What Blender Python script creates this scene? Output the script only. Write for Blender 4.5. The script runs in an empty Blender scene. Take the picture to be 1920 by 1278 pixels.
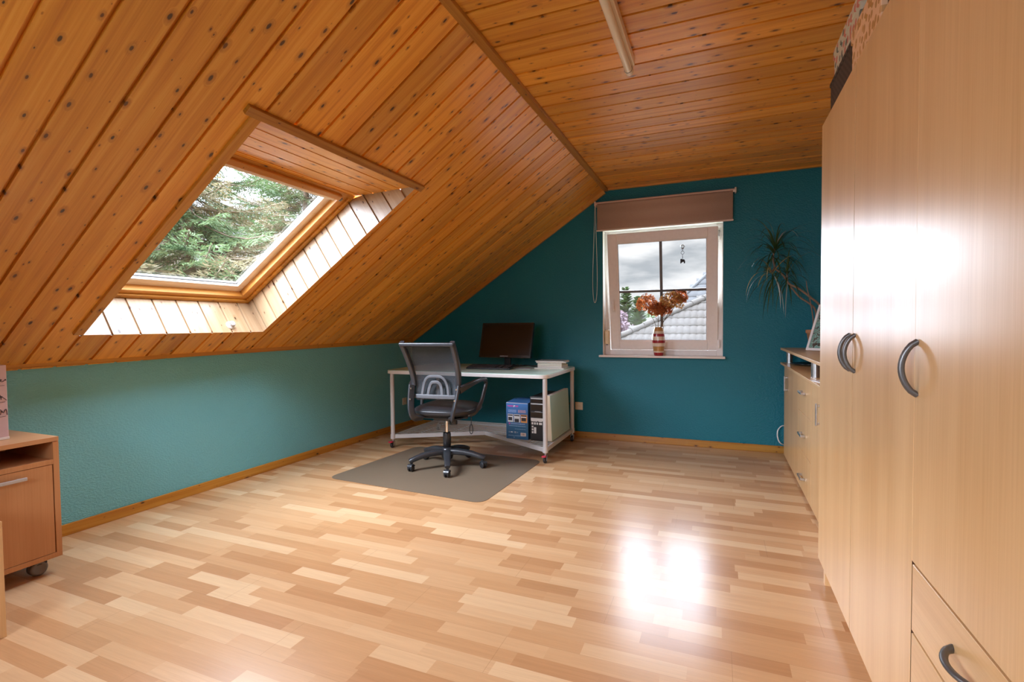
import bpy, bmesh, math, random
from mathutils import Vector, Matrix, noise as mnoise

# ------------------------------------------------------------------ camera, sky, light, exposure
S = bpy.context.scene
COL = S.collection
S.view_settings.view_transform = 'Standard'
S.view_settings.look = 'None'
S.view_settings.gamma = 1.0
S.view_settings.use_curve_mapping = False
S.view_settings.exposure = 0.62
S.cycles.use_denoising = True
S.cycles.max_bounces = 12
S.cycles.diffuse_bounces = 8
S.cycles.glossy_bounces = 4
S.cycles.transmission_bounces = 6
S.cycles.transparent_max_bounces = 24
S.cycles.sample_clamp_indirect = 8.0
S.cycles.caustics_reflective = False
S.cycles.caustics_refractive = False

HC = 1.215
def make_camera():
    cd = bpy.data.cameras.new('camera'); o = bpy.data.objects.new('camera', cd); COL.objects.link(o)
    cd.sensor_width = 36.0; cd.lens = 938.885 / 1920 * 36.0; cd.clip_start = 0.02; cd.clip_end = 400
    yaw, pitch, roll = 0.3892, -0.0316, -0.00953
    cy, sy = math.cos(yaw), math.sin(yaw)
    fwd = Vector((-sy, cy, 0)); right = Vector((cy, sy, 0)); up = Vector((0, 0, 1))
    cp, sp = math.cos(pitch), math.sin(pitch)
    f2 = fwd*cp + up*sp; u2 = up*cp - fwd*sp
    cr, sr = math.cos(roll), math.sin(roll)
    r3 = right*cr + u2*sr; u3 = u2*cr - right*sr
    m = Matrix((r3, u3, -f2)).transposed().to_4x4(); m.translation = Vector((0, 0, HC))
    o.matrix_world = m
    S.camera = o
make_camera()

GLARE_BANK = 24.0
SKY_LOW, SKY_GLOW, SKY_ZENITH = 0.82, 34.0, 14.0
GLOW_DIR = Vector((-0.62, -0.60, 0.50)).normalized()
def make_world():
    w = bpy.data.worlds.new('overcast_sky'); S.world = w; w.use_nodes = True
    nt = w.node_tree; nt.nodes.clear(); N = nt.nodes.new; L = nt.links.new
    tc = N('ShaderNodeTexCoord')
    def math_(op, a, b=None, clamp=False):
        n = N('ShaderNodeMath'); n.operation = op; n.use_clamp = clamp
        for i, v in enumerate((a, b)):
            if v is None: continue
            if isinstance(v, (int, float)): n.inputs[i].default_value = v
            else: L(v, n.inputs[i])
        return n.outputs[0]
    sep = N('ShaderNodeSeparateXYZ'); L(tc.outputs['Generated'], sep.inputs[0])
    dot = N('ShaderNodeVectorMath'); dot.operation = 'DOT_PRODUCT'; L(tc.outputs['Generated'], dot.inputs[0]); dot.inputs[1].default_value = GLOW_DIR
    glow = math_('MULTIPLY', math_('POWER', math_('MAXIMUM', dot.outputs['Value'], 0.0), 4.0), SKY_GLOW)
    mr = N('ShaderNodeMapRange'); mr.interpolation_type = 'SMOOTHSTEP'; L(sep.outputs['Z'], mr.inputs[0])
    mr.inputs[1].default_value = 0.165; mr.inputs[2].default_value = 0.42; mr.inputs[3].default_value = 0.0; mr.inputs[4].default_value = SKY_ZENITH
    mp = N('ShaderNodeMapping'); mp.inputs['Scale'].default_value = (5.5, 5.5, 17.0); mp.inputs['Location'].default_value = (2.3, 0.7, 0.45)
    L(tc.outputs['Generated'], mp.inputs[0])
    nz = N('ShaderNodeTexNoise'); nz.inputs['Scale'].default_value = 1.0; nz.inputs['Detail'].default_value = 7; nz.inputs['Roughness'].default_value = 0.52
    L(mp.outputs[0], nz.inputs[0])
    cr = N('ShaderNodeValToRGB'); L(nz.outputs[0], cr.inputs[0])
    e = cr.color_ramp.elements; e[0].position = 0.36; e[0].color = (0.42, 0.46, 0.50, 1); e[1].position = 0.60; e[1].color = (0.92, 0.93, 0.94, 1)
    m = e.new(0.49); m.color = (0.70, 0.725, 0.75, 1)
    # bright cloud overhead and towards the hidden sun is a little cooler than the low haze
    def smooth_(v, a, b, lo=0.0, hi=1.0):
        n = N('ShaderNodeMapRange'); n.interpolation_type = 'SMOOTHSTEP'; L(v, n.inputs[0])
        for i, q in enumerate((a, b, lo, hi)): n.inputs[1+i].default_value = q
        return n.outputs[0]
    # cloud bank added unseen left of the gable window view, for wardrobe glare
    az = math_('ARCTAN2', math_('MULTIPLY', sep.outputs['X'], -1.0), sep.outputs['Y'])
    bank = math_('MULTIPLY', math_('MULTIPLY', smooth_(az, math.radians(11.5), math.radians(20)), smooth_(az, math.radians(30), math.radians(42), 1.0, 0.0)), smooth_(sep.outputs['Z'], 0.25, 0.45, GLARE_BANK, 0.0))
    tot = math_('ADD', math_('ADD', glow, bank), mr.outputs[0])
    cool = N('ShaderNodeVectorMath'); cool.operation = 'SCALE'; cool.inputs[0].default_value = (0.88, 0.97, 1.12); L(tot, cool.inputs['Scale'])
    low = N('ShaderNodeVectorMath'); low.operation = 'ADD'; L(cool.outputs[0], low.inputs[0]); low.inputs[1].default_value = (SKY_LOW,)*3
    mix = N('ShaderNodeVectorMath'); mix.operation = 'MULTIPLY'; L(cr.outputs[0], mix.inputs[0]); L(low.outputs[0], mix.inputs[1])
    bg = N('ShaderNodeBackground'); L(mix.outputs[0], bg.inputs[0]); bg.inputs[1].default_value = 1.0
    out = N('ShaderNodeOutputWorld'); L(bg.outputs[0], out.inputs[0])
    w.cycles.sampling_method = 'MANUAL'; w.cycles.sample_map_resolution = 512
make_world()

def portal(name, center, ux, uy, w, h):
    """daylight portal filling a window opening, facing along ux x uy (into the room)"""
    ld = bpy.data.lights.new(name, 'AREA'); ld.shape = 'RECTANGLE'; ld.size = w; ld.size_y = h
    ld.cycles.is_portal = True
    o = bpy.data.objects.new(name, ld); COL.objects.link(o)
    ux = Vector(ux).normalized(); uy = Vector(uy).normalized(); z = ux.cross(uy)   # light shines along -z
    m = Matrix((ux, uy, z)).transposed().to_4x4(); m.translation = Vector(center)
    o.matrix_world = m
    return o

# ------------------------------------------------------------------ mesh helpers
PI = math.pi
def rot_between(d):
    d = Vector(d).normalized()
    return d.to_track_quat('Z', 'Y').to_matrix()

class MB:
    def __init__(s): s.v = []; s.f = []; s.m = []; s.sm = []; s.cur = 0
    def add(s, vs, fs, smooth=False):
        b = len(s.v); s.v.extend([tuple(x) for x in vs])
        for f in fs:
            s.f.append(tuple(b + i for i in f)); s.m.append(s.cur); s.sm.append(smooth)
        return s
    def mat(s, i): s.cur = i; return s
    def quad(s, a, b, c, d): return s.add([a, b, c, d], [(0, 1, 2, 3)])
    def box(s, x0, x1, y0, y1, z0, z1, M=None):
        vs = [Vector((x, y, z)) for x in (x0, x1) for y in (y0, y1) for z in (z0, z1)]
        if M is not None: vs = [M @ v for v in vs]
        return s.add(vs, [(0, 1, 3, 2), (4, 6, 7, 5), (0, 4, 5, 1), (2, 3, 7, 6), (0, 2, 6, 4), (1, 5, 7, 3)])
    def rbox(s, x0, x1, y0, y1, z0, z1, r=0.003, seg=2, M=None, smooth=None):
        bm = bmesh.new(); bmesh.ops.create_cube(bm, size=1)
        for v in bm.verts: v.co = Vector(((x0+x1)/2 + v.co.x*(x1-x0), (y0+y1)/2 + v.co.y*(y1-y0), (z0+z1)/2 + v.co.z*(z1-z0)))
        r = min(r, 0.49*min(abs(x1-x0), abs(y1-y0), abs(z1-z0)))
        bmesh.ops.bevel(bm, geom=bm.edges[:], offset=r, segments=seg, profile=0.5, affect='EDGES')
        bm.verts.index_update()
        vs = [(M @ v.co) if M is not None else v.co.copy() for v in bm.verts]
        fs = [tuple(v.index for v in f.verts) for f in bm.faces]; bm.free()
        return s.add(vs, fs, (seg > 2) if smooth is None else smooth)
    def cyl(s, p0, p1, r0, r1=None, n=20, caps=True, smooth=True):
        r1 = r0 if r1 is None else r1; p0 = Vector(p0); p1 = Vector(p1); R = rot_between(p1 - p0)
        ring = [R @ Vector((math.cos(2*PI*i/n), math.sin(2*PI*i/n), 0)) for i in range(n)]
        s.add([p0 + q*r0 for q in ring] + [p1 + q*r1 for q in ring], [(i, (i+1) % n, n+(i+1) % n, n+i) for i in range(n)], smooth)
        if caps:
            s.add([p0 + q*r0 for q in ring], [tuple(range(n-1, -1, -1))]); s.add([p1 + q*r1 for q in ring], [tuple(range(n))])
        return s
    def lathe(s, prof, c=(0, 0, 0), n=28, M=None, smooth=True):
        c = Vector(c); vs = []
        for r, z in prof:
            for i in range(n):
                p = Vector((r*math.cos(2*PI*i/n), r*math.sin(2*PI*i/n), z)); vs.append(c + (M @ p if M is not None else p))
        fs = [(j*n+i, j*n+(i+1) % n, (j+1)*n+(i+1) % n, (j+1)*n+i) for j in range(len(prof)-1) for i in range(n)]
        return s.add(vs, fs, smooth)
    def sweep(s, pts, prof, up=(0, 0, 1), scale=None, caps=True, smooth=True, closed=False):
        """prof: list of (a,b) in (side, up) frame"""
        pts = [Vector(p) for p in pts]; n = len(pts); k = len(prof); vs = []; up = Vector(up)
        for i, p in enumerate(pts):
            if closed: t = pts[(i+1) % n] - pts[i-1]
            else: t = pts[min(i+1, n-1)] - pts[max(i-1, 0)]
            t.normalize(); side = t.cross(up)
            if side.length < 1e-4: side = t.cross(Vector((0, 1, 0)) if abs(t.y) < .9 else Vector((1, 0, 0)))
            side.normalize(); u = side.cross(t)
            sc = scale[i] if scale else 1.0
            if not isinstance(sc, (tuple, list)): sc = (sc, sc)
            vs += [p + side*(a*sc[0]) + u*(b*sc[1]) for a, b in prof]
        m = n if closed else n-1
        fs = [(i*k+j, i*k+(j+1) % k, ((i+1) % n)*k+(j+1) % k, ((i+1) % n)*k+j) for i in range(m) for j in range(k)]
        s.add(vs, fs, smooth)
        if caps and not closed:
            s.add(vs[:k], [tuple(range(k-1, -1, -1))]); s.add(vs[-k:], [tuple(range(k))])
        return s
    def tube(s, pts, r, n=10, closed=False, scale=None, up=(0, 0, 1)):
        return s.sweep(pts, [(r*math.cos(2*PI*i/n), r*math.sin(2*PI*i/n)) for i in range(n)], up, scale, True, True, closed)
    def ball(s, c, r, n=14, m=9, sc=(1, 1, 1)):
        c = Vector(c); vs = [c + Vector((0, 0, r*sc[2]))]
        for j in range(1, m):
            t = PI*j/m
            vs += [c + Vector((r*sc[0]*math.sin(t)*math.cos(2*PI*i/n), r*sc[1]*math.sin(t)*math.sin(2*PI*i/n), r*sc[2]*math.cos(t))) for i in range(n)]
        vs.append(c - Vector((0, 0, r*sc[2]))); fs = []
        for i in range(n): fs.append((0, 1+i, 1+(i+1) % n))
        for j in range(m-2):
            for i in range(n): fs.append((1+j*n+i, 1+(j+1)*n+i, 1+(j+1)*n+(i+1) % n, 1+j*n+(i+1) % n))
        for i in range(n): fs.append((len(vs)-1, 1+(m-2)*n+(i+1) % n, 1+(m-2)*n+i))
        return s.add(vs, fs, True)
    def prism(s, poly, z0, z1, M=None):
        n = len(poly); vs = [Vector((x, y, z0)) for x, y in poly] + [Vector((x, y, z1)) for x, y in poly]
        if M is not None: vs = [M @ v for v in vs]
        return s.add(vs, [tuple(range(n-1, -1, -1)), tuple(range(n, 2*n))] + [(i, (i+1) % n, n+(i+1) % n, n+i) for i in range(n)])
    def build(s, name, mats, parent=None, world=False, bevel=0.0):
        vs = s.v
        if world and parent is not None:
            off = Vector((0, 0, 0)); p = parent
            while p is not None: off += p.location; p = p.parent
            vs = [tuple(Vector(v) - off) for v in vs]
        me = bpy.data.meshes.new(name); me.from_pydata(vs, [], s.f)
        if not isinstance(mats, (list, tuple)): mats = [mats]
        for m in mats: me.materials.append(m)
        me.polygons.foreach_set('material_index', s.m); me.polygons.foreach_set('use_smooth', s.sm)
        me.update()
        o = bpy.data.objects.new(name, me); COL.objects.link(o)
        if parent is not None: o.parent = parent
        if bevel:
            b = o.modifiers.new('bevel', 'BEVEL'); b.width = bevel; b.segments = 2; b.limit_method = 'ANGLE'; b.angle_limit = 0.7
        return o

def fix_normals(o):
    bm = bmesh.new(); bm.from_mesh(o.data); bmesh.ops.recalc_face_normals(bm, faces=bm.faces); bm.to_mesh(o.data); bm.free(); return o

def thing(name, label, cat, loc=(0, 0, 0), rz=0.0, group=None):
    o = bpy.data.objects.new(name, None); o.empty_display_size = 0.1; COL.objects.link(o)
    o.location = loc; o.rotation_euler = (0, 0, rz)
    return tag(o, label, cat, group)
def tag(o, label, cat, group=None):
    o['label'] = label; o['category'] = cat
    if group: o['group'] = group
    return o
def struct(o, label=None, cat=None):
    o['kind'] = 'structure'
    if label: o['label'] = label
    if cat: o['category'] = cat
    return o
def text_mesh(body, size, name, mat, parent, M, depth=0.0004):
    cu = bpy.data.curves.new(name + '_font', 'FONT'); cu.body = body; cu.size = size; cu.align_x = 'CENTER'; cu.align_y = 'CENTER'; cu.extrude = depth; cu.resolution_u = 2
    t = bpy.data.objects.new(name + '_font', cu); COL.objects.link(t)
    bpy.context.view_layer.update()
    me = bpy.data.meshes.new_from_object(t.evaluated_get(bpy.context.evaluated_depsgraph_get()))
    bpy.data.objects.remove(t); me.transform(M); me.materials.clear(); me.materials.append(mat)
    o = bpy.data.objects.new(name, me); COL.objects.link(o); o.parent = parent
    return o
def smooth_path(pts, k=6):
    """Catmull-Rom through pts"""
    P = [Vector(p) for p in pts]; out = []
    for i in range(len(P)-1):
        a = P[max(i-1, 0)]; b = P[i]; c = P[i+1]; d = P[min(i+2, len(P)-1)]
        for j in range(k):
            t = j/k; out.append(0.5*((2*b) + (c-a)*t + (2*a-5*b+4*c-d)*t*t + (3*b-a-3*c+d)*t**3))
    out.append(P[-1]); return out
def rrect(w, h, r, n=4):
    out = []
    for cx, cy, a0 in ((w/2-r, h/2-r, 0), (-w/2+r, h/2-r, 90), (-w/2+r, -h/2+r, 180), (w/2-r, -h/2+r, 270)):
        for i in range(n+1):
            a = math.radians(a0 + 90*i/n); out.append((cx + r*math.cos(a), cy + r*math.sin(a)))
    return out

# ------------------------------------------------------------------ materials
class NT:
    def __init__(s, name):
        s.m = bpy.data.materials.new(name); s.m.use_nodes = True; s.nt = s.m.node_tree; s.nt.nodes.clear()
        s.out = s.N('ShaderNodeOutputMaterial')
    def N(s, t, **k):
        n = s.nt.nodes.new(t)
        for a, b in k.items(): setattr(n, a, b)
        return n
    def L(s, a, b): s.nt.links.new(a, b)
    def set(s, sock, v):
        if isinstance(v, bpy.types.NodeSocket): s.L(v, sock)
        else: sock.default_value = v
    def math(s, op, a, b=0.0, c=None, clamp=False):
        n = s.N('ShaderNodeMath', operation=op, use_clamp=clamp); s.set(n.inputs[0], a); s.set(n.inputs[1], b)
        if c is not None: s.set(n.inputs[2], c)
        return n.outputs[0]
    def vec(s, x, y, z=0.0):
        n = s.N('ShaderNodeCombineXYZ'); s.set(n.inputs[0], x); s.set(n.inputs[1], y); s.set(n.inputs[2], z); return n.outputs[0]
    def pos(s): return s.N('ShaderNodeNewGeometry').outputs['Position']
    def obj(s): return s.N('ShaderNodeTexCoord').outputs['Object']
    def dot(s, a, v):
        n = s.N('ShaderNodeVectorMath', operation='DOT_PRODUCT'); s.L(a, n.inputs[0]); n.inputs[1].default_value = v; return n.outputs['Value']
    def noise(s, v, scale=1.0, detail=3, rough=0.5, dist=0.0):
        n = s.N('ShaderNodeTexNoise'); s.L(v, n.inputs['Vector']); n.inputs['Scale'].default_value = scale; n.inputs['Detail'].default_value = detail
        n.inputs['Roughness'].default_value = rough; n.inputs['Distortion'].default_value = dist; return n.outputs[0]
    def ramp(s, f, stops, interp='LINEAR'):
        n = s.N('ShaderNodeValToRGB'); s.L(f, n.inputs[0]); n.color_ramp.interpolation = interp; e = n.color_ramp.elements
        while len(e) < len(stops): e.new(0.5)
        for el, (p, c) in zip(e, stops): el.position = p; el.color = (*c, 1) if len(c) == 3 else c
        return n.outputs[0]
    def mix(s, f, a, b, blend='MIX'):
        n = s.N('ShaderNodeMix', data_type='RGBA', blend_type=blend); s.set(n.inputs['Factor'], f)
        for sock, v in ((n.inputs[6], a), (n.inputs[7], b)):
            if isinstance(v, bpy.types.NodeSocket): s.L(v, sock)
            else: sock.default_value = (*v, 1)
        return n.outputs[2]
    def smooth(s, x, a, b, lo=0.0, hi=1.0):
        n = s.N('ShaderNodeMapRange', interpolation_type='SMOOTHSTEP'); s.set(n.inputs[0], x)
        for i, v in enumerate((a, b, lo, hi)): s.set(n.inputs[1+i], v)
        return n.outputs[0]
    def bump(s, h, strength=0.3, dist=0.01):
        n = s.N('ShaderNodeBump'); s.L(h, n.inputs['Height']); n.inputs['Strength'].default_value = strength; n.inputs['Distance'].default_value = dist; return n.outputs[0]
    def princ(s, color, rough=0.5, metal=0.0, normal=None, spec=0.5, **k):
        p = s.N('ShaderNodeBsdfPrincipled')
        if isinstance(color, bpy.types.NodeSocket): s.L(color, p.inputs['Base Color'])
        else: p.inputs['Base Color'].default_value = (*color, 1)
        s.set(p.inputs['Roughness'], rough); p.inputs['Metallic'].default_value = metal; p.inputs['Specular IOR Level'].default_value = spec
        if normal is not None: s.L(normal, p.inputs['Normal'])
        for a, b in k.items(): s.set(p.inputs[a.replace('_', ' ')], b)
        s.L(p.outputs[0], s.out.inputs[0]); s.p = p; return s.m

def plain(name, color, rough=0.5, metal=0.0, var=0.06, vscale=30.0, spec=0.5, bump=0.0, **k):
    """solid colour with a faint procedural mottling"""
    t = NT(name); f = t.noise(t.obj(), vscale, 3)
    c = t.mix(f, tuple(x*(1-var) for x in color), tuple(min(1, x*(1+var)) for x in color))
    n = t.bump(f, bump, 0.002) if bump else None
    return t.princ(c, rough, metal, n, spec, **k)

def beech(name, along, cdark, clight, rough=0.3, streak=1.0, scale=1.0, coat=0.0):
    """fine straight-grained beech / laminate, grain along a world axis 0/1/2"""
    t = NT(name); sp = t.N('ShaderNodeSeparateXYZ'); t.L(t.pos(), sp.inputs[0]); o = list(sp.outputs)
    g = o[along]; a, b = [o[i] for i in range(3) if i != along]
    cross = t.math('ADD', a, t.math('MULTIPLY', b, 1.0))
    v1 = t.vec(t.math('MULTIPLY', cross, 9.0*scale), t.math('MULTIPLY', g, 0.45), 0.0)
    v2 = t.vec(t.math('MULTIPLY', cross, 150.0*scale), t.math('MULTIPLY', g, 2.5), 3.0)
    n1 = t.noise(v1, 1.0, 3, 0.55, 0.4); n2 = t.noise(v2, 1.0, 2, 0.6)
    f = t.math('ADD', t.math('MULTIPLY', n1, 0.62), t.math('MULTIPLY', n2, 0.38*streak))
    c = t.ramp(f, [(0.30, cdark), (0.68, clight)])
    return t.princ(c, rough, 0.0, t.bump(n2, 0.03, 0.001), 0.5, Coat_Weight=coat, Coat_Roughness=0.15)

TH = math.atan(0.652)
SU = Vector((math.cos(TH), 0, math.sin(TH))); SN = Vector((-math.sin(TH), 0, math.cos(TH))); SO = Vector((-1.08, 0, 2.612))
def SL(u, y, d=0.0):
    """point on the roof slope: u up-slope from the ridge line (negative = down), y along the room, d outward"""
    return SO + SU*u + SN*d + Vector((0, y, 0))

def pine(name, uvec, vvec, width, v0, dark=0.0, seed=0.0, coat=0.25, pale=False):
    """lacquered knotty pine boards: grain along uvec, boards repeat along vvec"""
    t = NT(name); P = t.pos(); u = t.dot(P, uvec); v = t.math('SUBTRACT', t.dot(P, vvec), v0)
    b = t.math('FLOOR', t.math('DIVIDE', v, width))
    wn = t.N('ShaderNodeTexWhiteNoise', noise_dimensions='1D'); t.L(t.math('ADD', b, seed), wn.inputs['W']); r = wn.outputs['Value']
    u2 = t.math('ADD', u, t.math('MULTIPLY', r, 37.0))
    # knots
    kv = t.vec(t.math('MULTIPLY', u2, 6.6), t.math('MULTIPLY', v, 14.5), t.math('MULTIPLY', b, 0.0))
    vo = t.N('ShaderNodeTexVoronoi', voronoi_dimensions='2D'); t.L(kv, vo.inputs['Vector']); vo.inputs['Scale'].default_value = 1.0
    vs = t.N('ShaderNodeSeparateColor'); t.L(vo.outputs['Color'], vs.inputs[0])
    rad = t.math('MULTIPLY_ADD', t.math('POWER', vs.outputs[0], 2.0), 0.120, 0.010)
    wob = t.math('MULTIPLY', t.math('SUBTRACT', t.noise(kv, 7.0, 2), 0.5), 0.05)
    dist = t.math('ADD', vo.outputs['Distance'], wob)
    knot = t.math('SUBTRACT', 1.0, t.smooth(dist, t.math('MULTIPLY', rad, 0.55), t.math('MULTIPLY', rad, 1.0)))
    halo = t.math('SUBTRACT', 1.0, t.smooth(dist, rad, t.math('MULTIPLY_ADD', rad, 2.4, 0.02)))
    # grain
    swirl = t.math('MULTIPLY', halo, 1.3)
    gv = t.vec(t.math('MULTIPLY', u2, 0.9), t.math('ADD', t.math('MULTIPLY', v, 26.0), swirl), t.math('MULTIPLY', b, 5.1))
    g1 = t.noise(gv, 1.0, 3, 0.55, 0.5)
    gv2 = t.vec(t.math('MULTIPLY', u2, 3.0), t.math('MULTIPLY', v, 170.0), t.math('MULTIPLY', b, 1.7))
    g2 = t.noise(gv2, 1.0, 2, 0.5)
    f = t.math('ADD', t.math('MULTIPLY', g1, 0.7), t.math('MULTIPLY', g2, 0.3))
    k = 1.0 - dark
    if pale: c = t.ramp(f, [(0.30, (0.33, 0.190, 0.090)), (0.50, (0.41, 0.265, 0.145)), (0.72, (0.47, 0.335, 0.205))])  # washed-out look of strong daylight on the recess boards, put into the colour
    else: c = t.ramp(f, [(0.30, (0.57*k, 0.200*k, 0.014*k)), (0.50, (0.76*k, 0.335*k, 0.036*k)), (0.72, (0.88*k, 0.465*k, 0.080*k))])
    tint = t.math('MULTIPLY_ADD', r, 0.34, 0.80)
    sc = t.N('ShaderNodeVectorMath', operation='SCALE'); t.L(c, sc.inputs[0]); t.L(tint, sc.inputs['Scale'])
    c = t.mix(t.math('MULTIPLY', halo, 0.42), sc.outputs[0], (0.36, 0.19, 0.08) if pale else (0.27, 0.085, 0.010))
    kc = t.mix(vs.outputs[1], (0.022, 0.009, 0.004), (0.10, 0.030, 0.007))
    c = t.mix(t.math('MULTIPLY', knot, 0.92), c, kc)
    return t.princ(c, 0.38, 0.0, t.bump(g2, 0.05, 0.001), 0.45, Coat_Weight=coat, Coat_Roughness=0.28)

def plaster(name, c0, c1, rough=0.5, bump=0.5):
    t = NT(name); P = t.pos()
    mp = t.N('ShaderNodeMapping'); t.L(P, mp.inputs[0]); mp.inputs['Scale'].default_value = (1.0, 1.0, 1.6)
    n1 = t.noise(mp.outputs[0], 75.0, 3, 0.5); n2 = t.noise(P, 2.2, 3)
    n3 = t.noise(mp.outputs[0], 190.0, 2)
    h = t.math('ADD', t.smooth(n1, 0.35, 0.72), t.math('MULTIPLY', n3, 0.25))
    c = t.mix(n2, c0, c1)
    return t.princ(c, rough, 0.0, t.bump(h, bump, 0.004), 0.4)

def laminate_floor():
    t = NT('laminate_floor'); sp = t.N('ShaderNodeSeparateXYZ'); t.L(t.pos(), sp.inputs[0]); x, y = sp.outputs[0], sp.outputs[1]
    W = 0.0735
    row = t.math('FLOOR', t.math('DIVIDE', y, W))
    wr = t.N('ShaderNodeTexWhiteNoise', noise_dimensions='1D'); t.L(row, wr.inputs['W'])
    LEN = t.math('MULTIPLY_ADD', wr.outputs['Value'], 0.10, 0.36)
    xs = t.math('DIVIDE', t.math('ADD', x, t.math('MULTIPLY', wr.outputs['Value'], 61.7)), LEN)
    # uneven strip lengths: warp the cell coordinate
    warp = t.math('MULTIPLY', t.math('SINE', t.math('MULTIPLY', xs, 2.4)), 0.22)
    xs = t.math('ADD', xs, warp)
    colm = t.math('FLOOR', xs)
    wc = t.N('ShaderNodeTexWhiteNoise', noise_dimensions='2D'); t.L(t.vec(row, colm), wc.inputs['Vector'])
    r = wc.outputs['Value']
    g = t.noise(t.vec(t.math('MULTIPLY', x, 2.2), t.math('MULTIPLY', y, 48.0), t.math('MULTIPLY', r, 40.0)), 1.0, 4, 0.6, 0.9)
    g2 = t.noise(t.vec(t.math('MULTIPLY', x, 9.0), t.math('MULTIPLY', y, 320.0), t.math('MULTIPLY', r, 17.0)), 1.0, 2)
    base = t.ramp(r, [(0.0, (0.45, 0.225, 0.097)), (0.35, (0.54, 0.300, 0.140)), (0.70, (0.59, 0.350, 0.175)), (1.0, (0.67, 0.445, 0.248))])
    gg = t.math('ADD', t.math('MULTIPLY', t.math('SUBTRACT', g, 0.5), 0.27), t.math('MULTIPLY', t.math('SUBTRACT', g2, 0.5), 0.16))
    sc = t.N('ShaderNodeVectorMath', operation='SCALE'); t.L(base, sc.inputs[0]); t.L(t.math('ADD', gg, 1.0), sc.inputs['Scale'])
    # plank joints: every third strip, and butt joints every 1.28 m
    fy = t.math('FRACT', t.math('DIVIDE', y, W*3)); joint = t.math('LESS_THAN', fy, 0.006)
    prow = t.math('FLOOR', t.math('DIVIDE', y, W*3))
    fx = t.math('FRACT', t.math('ADD', t.math('DIVIDE', x, 1.285), t.math('MULTIPLY', prow, 0.37)))
    joint = t.math('MAXIMUM', joint, t.math('LESS_THAN', fx, 0.0013))
    c = t.mix(t.math('MULTIPLY', joint, 0.45), sc.outputs[0], (0.25, 0.13, 0.05))
    rough = t.math('MULTIPLY_ADD', g, 0.06, 0.205)
    return t.princ(c, rough, 0.0, t.bump(t.math('MULTIPLY', joint, -1.0), 0.25, 0.001), 0.5)

def glass_pane(name, tint=(1, 1, 1), refl=0.9):
    """thin pane: light passes straight through, mirror reflection by Fresnel"""
    t = NT(name); tr = t.N('ShaderNodeBsdfTransparent'); tr.inputs[0].default_value = (*tint, 1)
    gl = t.N('ShaderNodeBsdfGlossy'); gl.inputs['Roughness'].default_value = 0.01
    fr = t.N('ShaderNodeFresnel'); fr.inputs[0].default_value = 1.45
    mx = t.N('ShaderNodeMixShader'); t.L(t.math('MULTIPLY', fr.outputs[0], refl, clamp=True), mx.inputs[0]); t.L(tr.outputs[0], mx.inputs[1]); t.L(gl.outputs[0], mx.inputs[2])
    t.L(mx.outputs[0], t.out.inputs[0]); return t.m

def sheer(name, color, alpha, rough=0.6):
    """see-through woven / film material"""
    t = NT(name); tr = t.N('ShaderNodeBsdfTransparent'); p = t.N('ShaderNodeBsdfPrincipled')
    f = t.noise(t.obj(), 60.0, 2); c = t.mix(f, tuple(x*.92 for x in color), color); t.L(c, p.inputs[0]); p.inputs['Roughness'].default_value = rough
    mx = t.N('ShaderNodeMixShader'); mx.inputs[0].default_value = alpha; t.L(tr.outputs[0], mx.inputs[1]); t.L(p.outputs[0], mx.inputs[2]); t.L(mx.outputs[0], t.out.inputs[0]); return t.m

def leafmat(name, c0, c1, rough=0.5, transl=0.25):
    t = NT(name); f = t.noise(t.pos(), 3.0, 3); g = t.noise(t.pos(), 35.0, 1)
    c = t.mix(t.math('ADD', t.math('MULTIPLY', f, 0.6), t.math('MULTIPLY', g, 0.4)), c0, c1)
    d = t.N('ShaderNodeBsdfPrincipled'); t.L(c, d.inputs[0]); d.inputs['Roughness'].default_value = rough
    tl = t.N('ShaderNodeBsdfTranslucent'); t.L(c, tl.inputs[0])
    mx = t.N('ShaderNodeMixShader'); mx.inputs[0].default_value = transl; t.L(d.outputs[0], mx.inputs[1]); t.L(tl.outputs[0], mx.inputs[2]); t.L(mx.outputs[0], t.out.inputs[0]); return t.m

def banded(name, bands, rough=0.25):
    """horizontal colour bands by object height"""
    t = NT(name); sp = t.N('ShaderNodeSeparateXYZ'); t.L(t.obj(), sp.inputs[0])
    z1 = bands[-1][0]
    st = []; prev = 0.0
    for z, c in bands: st.append((prev / z1, c)); prev = z
    c = t.ramp(t.math('DIVIDE', sp.outputs[2], z1), st, 'CONSTANT')
    return t.princ(c, rough, 0.0, None, 0.5, Coat_Weight=0.4, Coat_Roughness=0.1)

def floral(name, ground, c1, c2, scale=18.0, axes=(1, 2)):
    """printed blossoms on a plain ground"""
    t = NT(name); sp = t.N('ShaderNodeSeparateXYZ'); t.L(t.obj(), sp.inputs[0])
    v = t.vec(sp.outputs[axes[0]], sp.outputs[axes[1]])
    nz = t.noise(v, scale*0.8, 2); vv = t.N('ShaderNodeVectorMath', operation='SCALE'); t.L(v, vv.inputs[0]); vv.inputs['Scale'].default_value = 1.0
    vo = t.N('ShaderNodeTexVoronoi', voronoi_dimensions='2D'); t.L(v, vo.inputs['Vector']); vo.inputs['Scale'].default_value = scale
    vs = t.N('ShaderNodeSeparateColor'); t.L(vo.outputs['Color'], vs.inputs[0])
    d = t.math('ADD', vo.outputs['Distance'], t.math('MULTIPLY', t.math('SUBTRACT', nz, 0.5), 0.55))
    m1 = t.math('MULTIPLY', t.math('LESS_THAN', d, 0.36), t.math('GREATER_THAN', vs.outputs[0], 0.45))
    m2 = t.math('MULTIPLY', t.math('LESS_THAN', d, 0.34), t.math('LESS_THAN', vs.outputs[0], 0.38))
    c = t.mix(m1, ground, c1); c = t.mix(m2, c, c2)
    return t.princ(c, 0.6)

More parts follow.
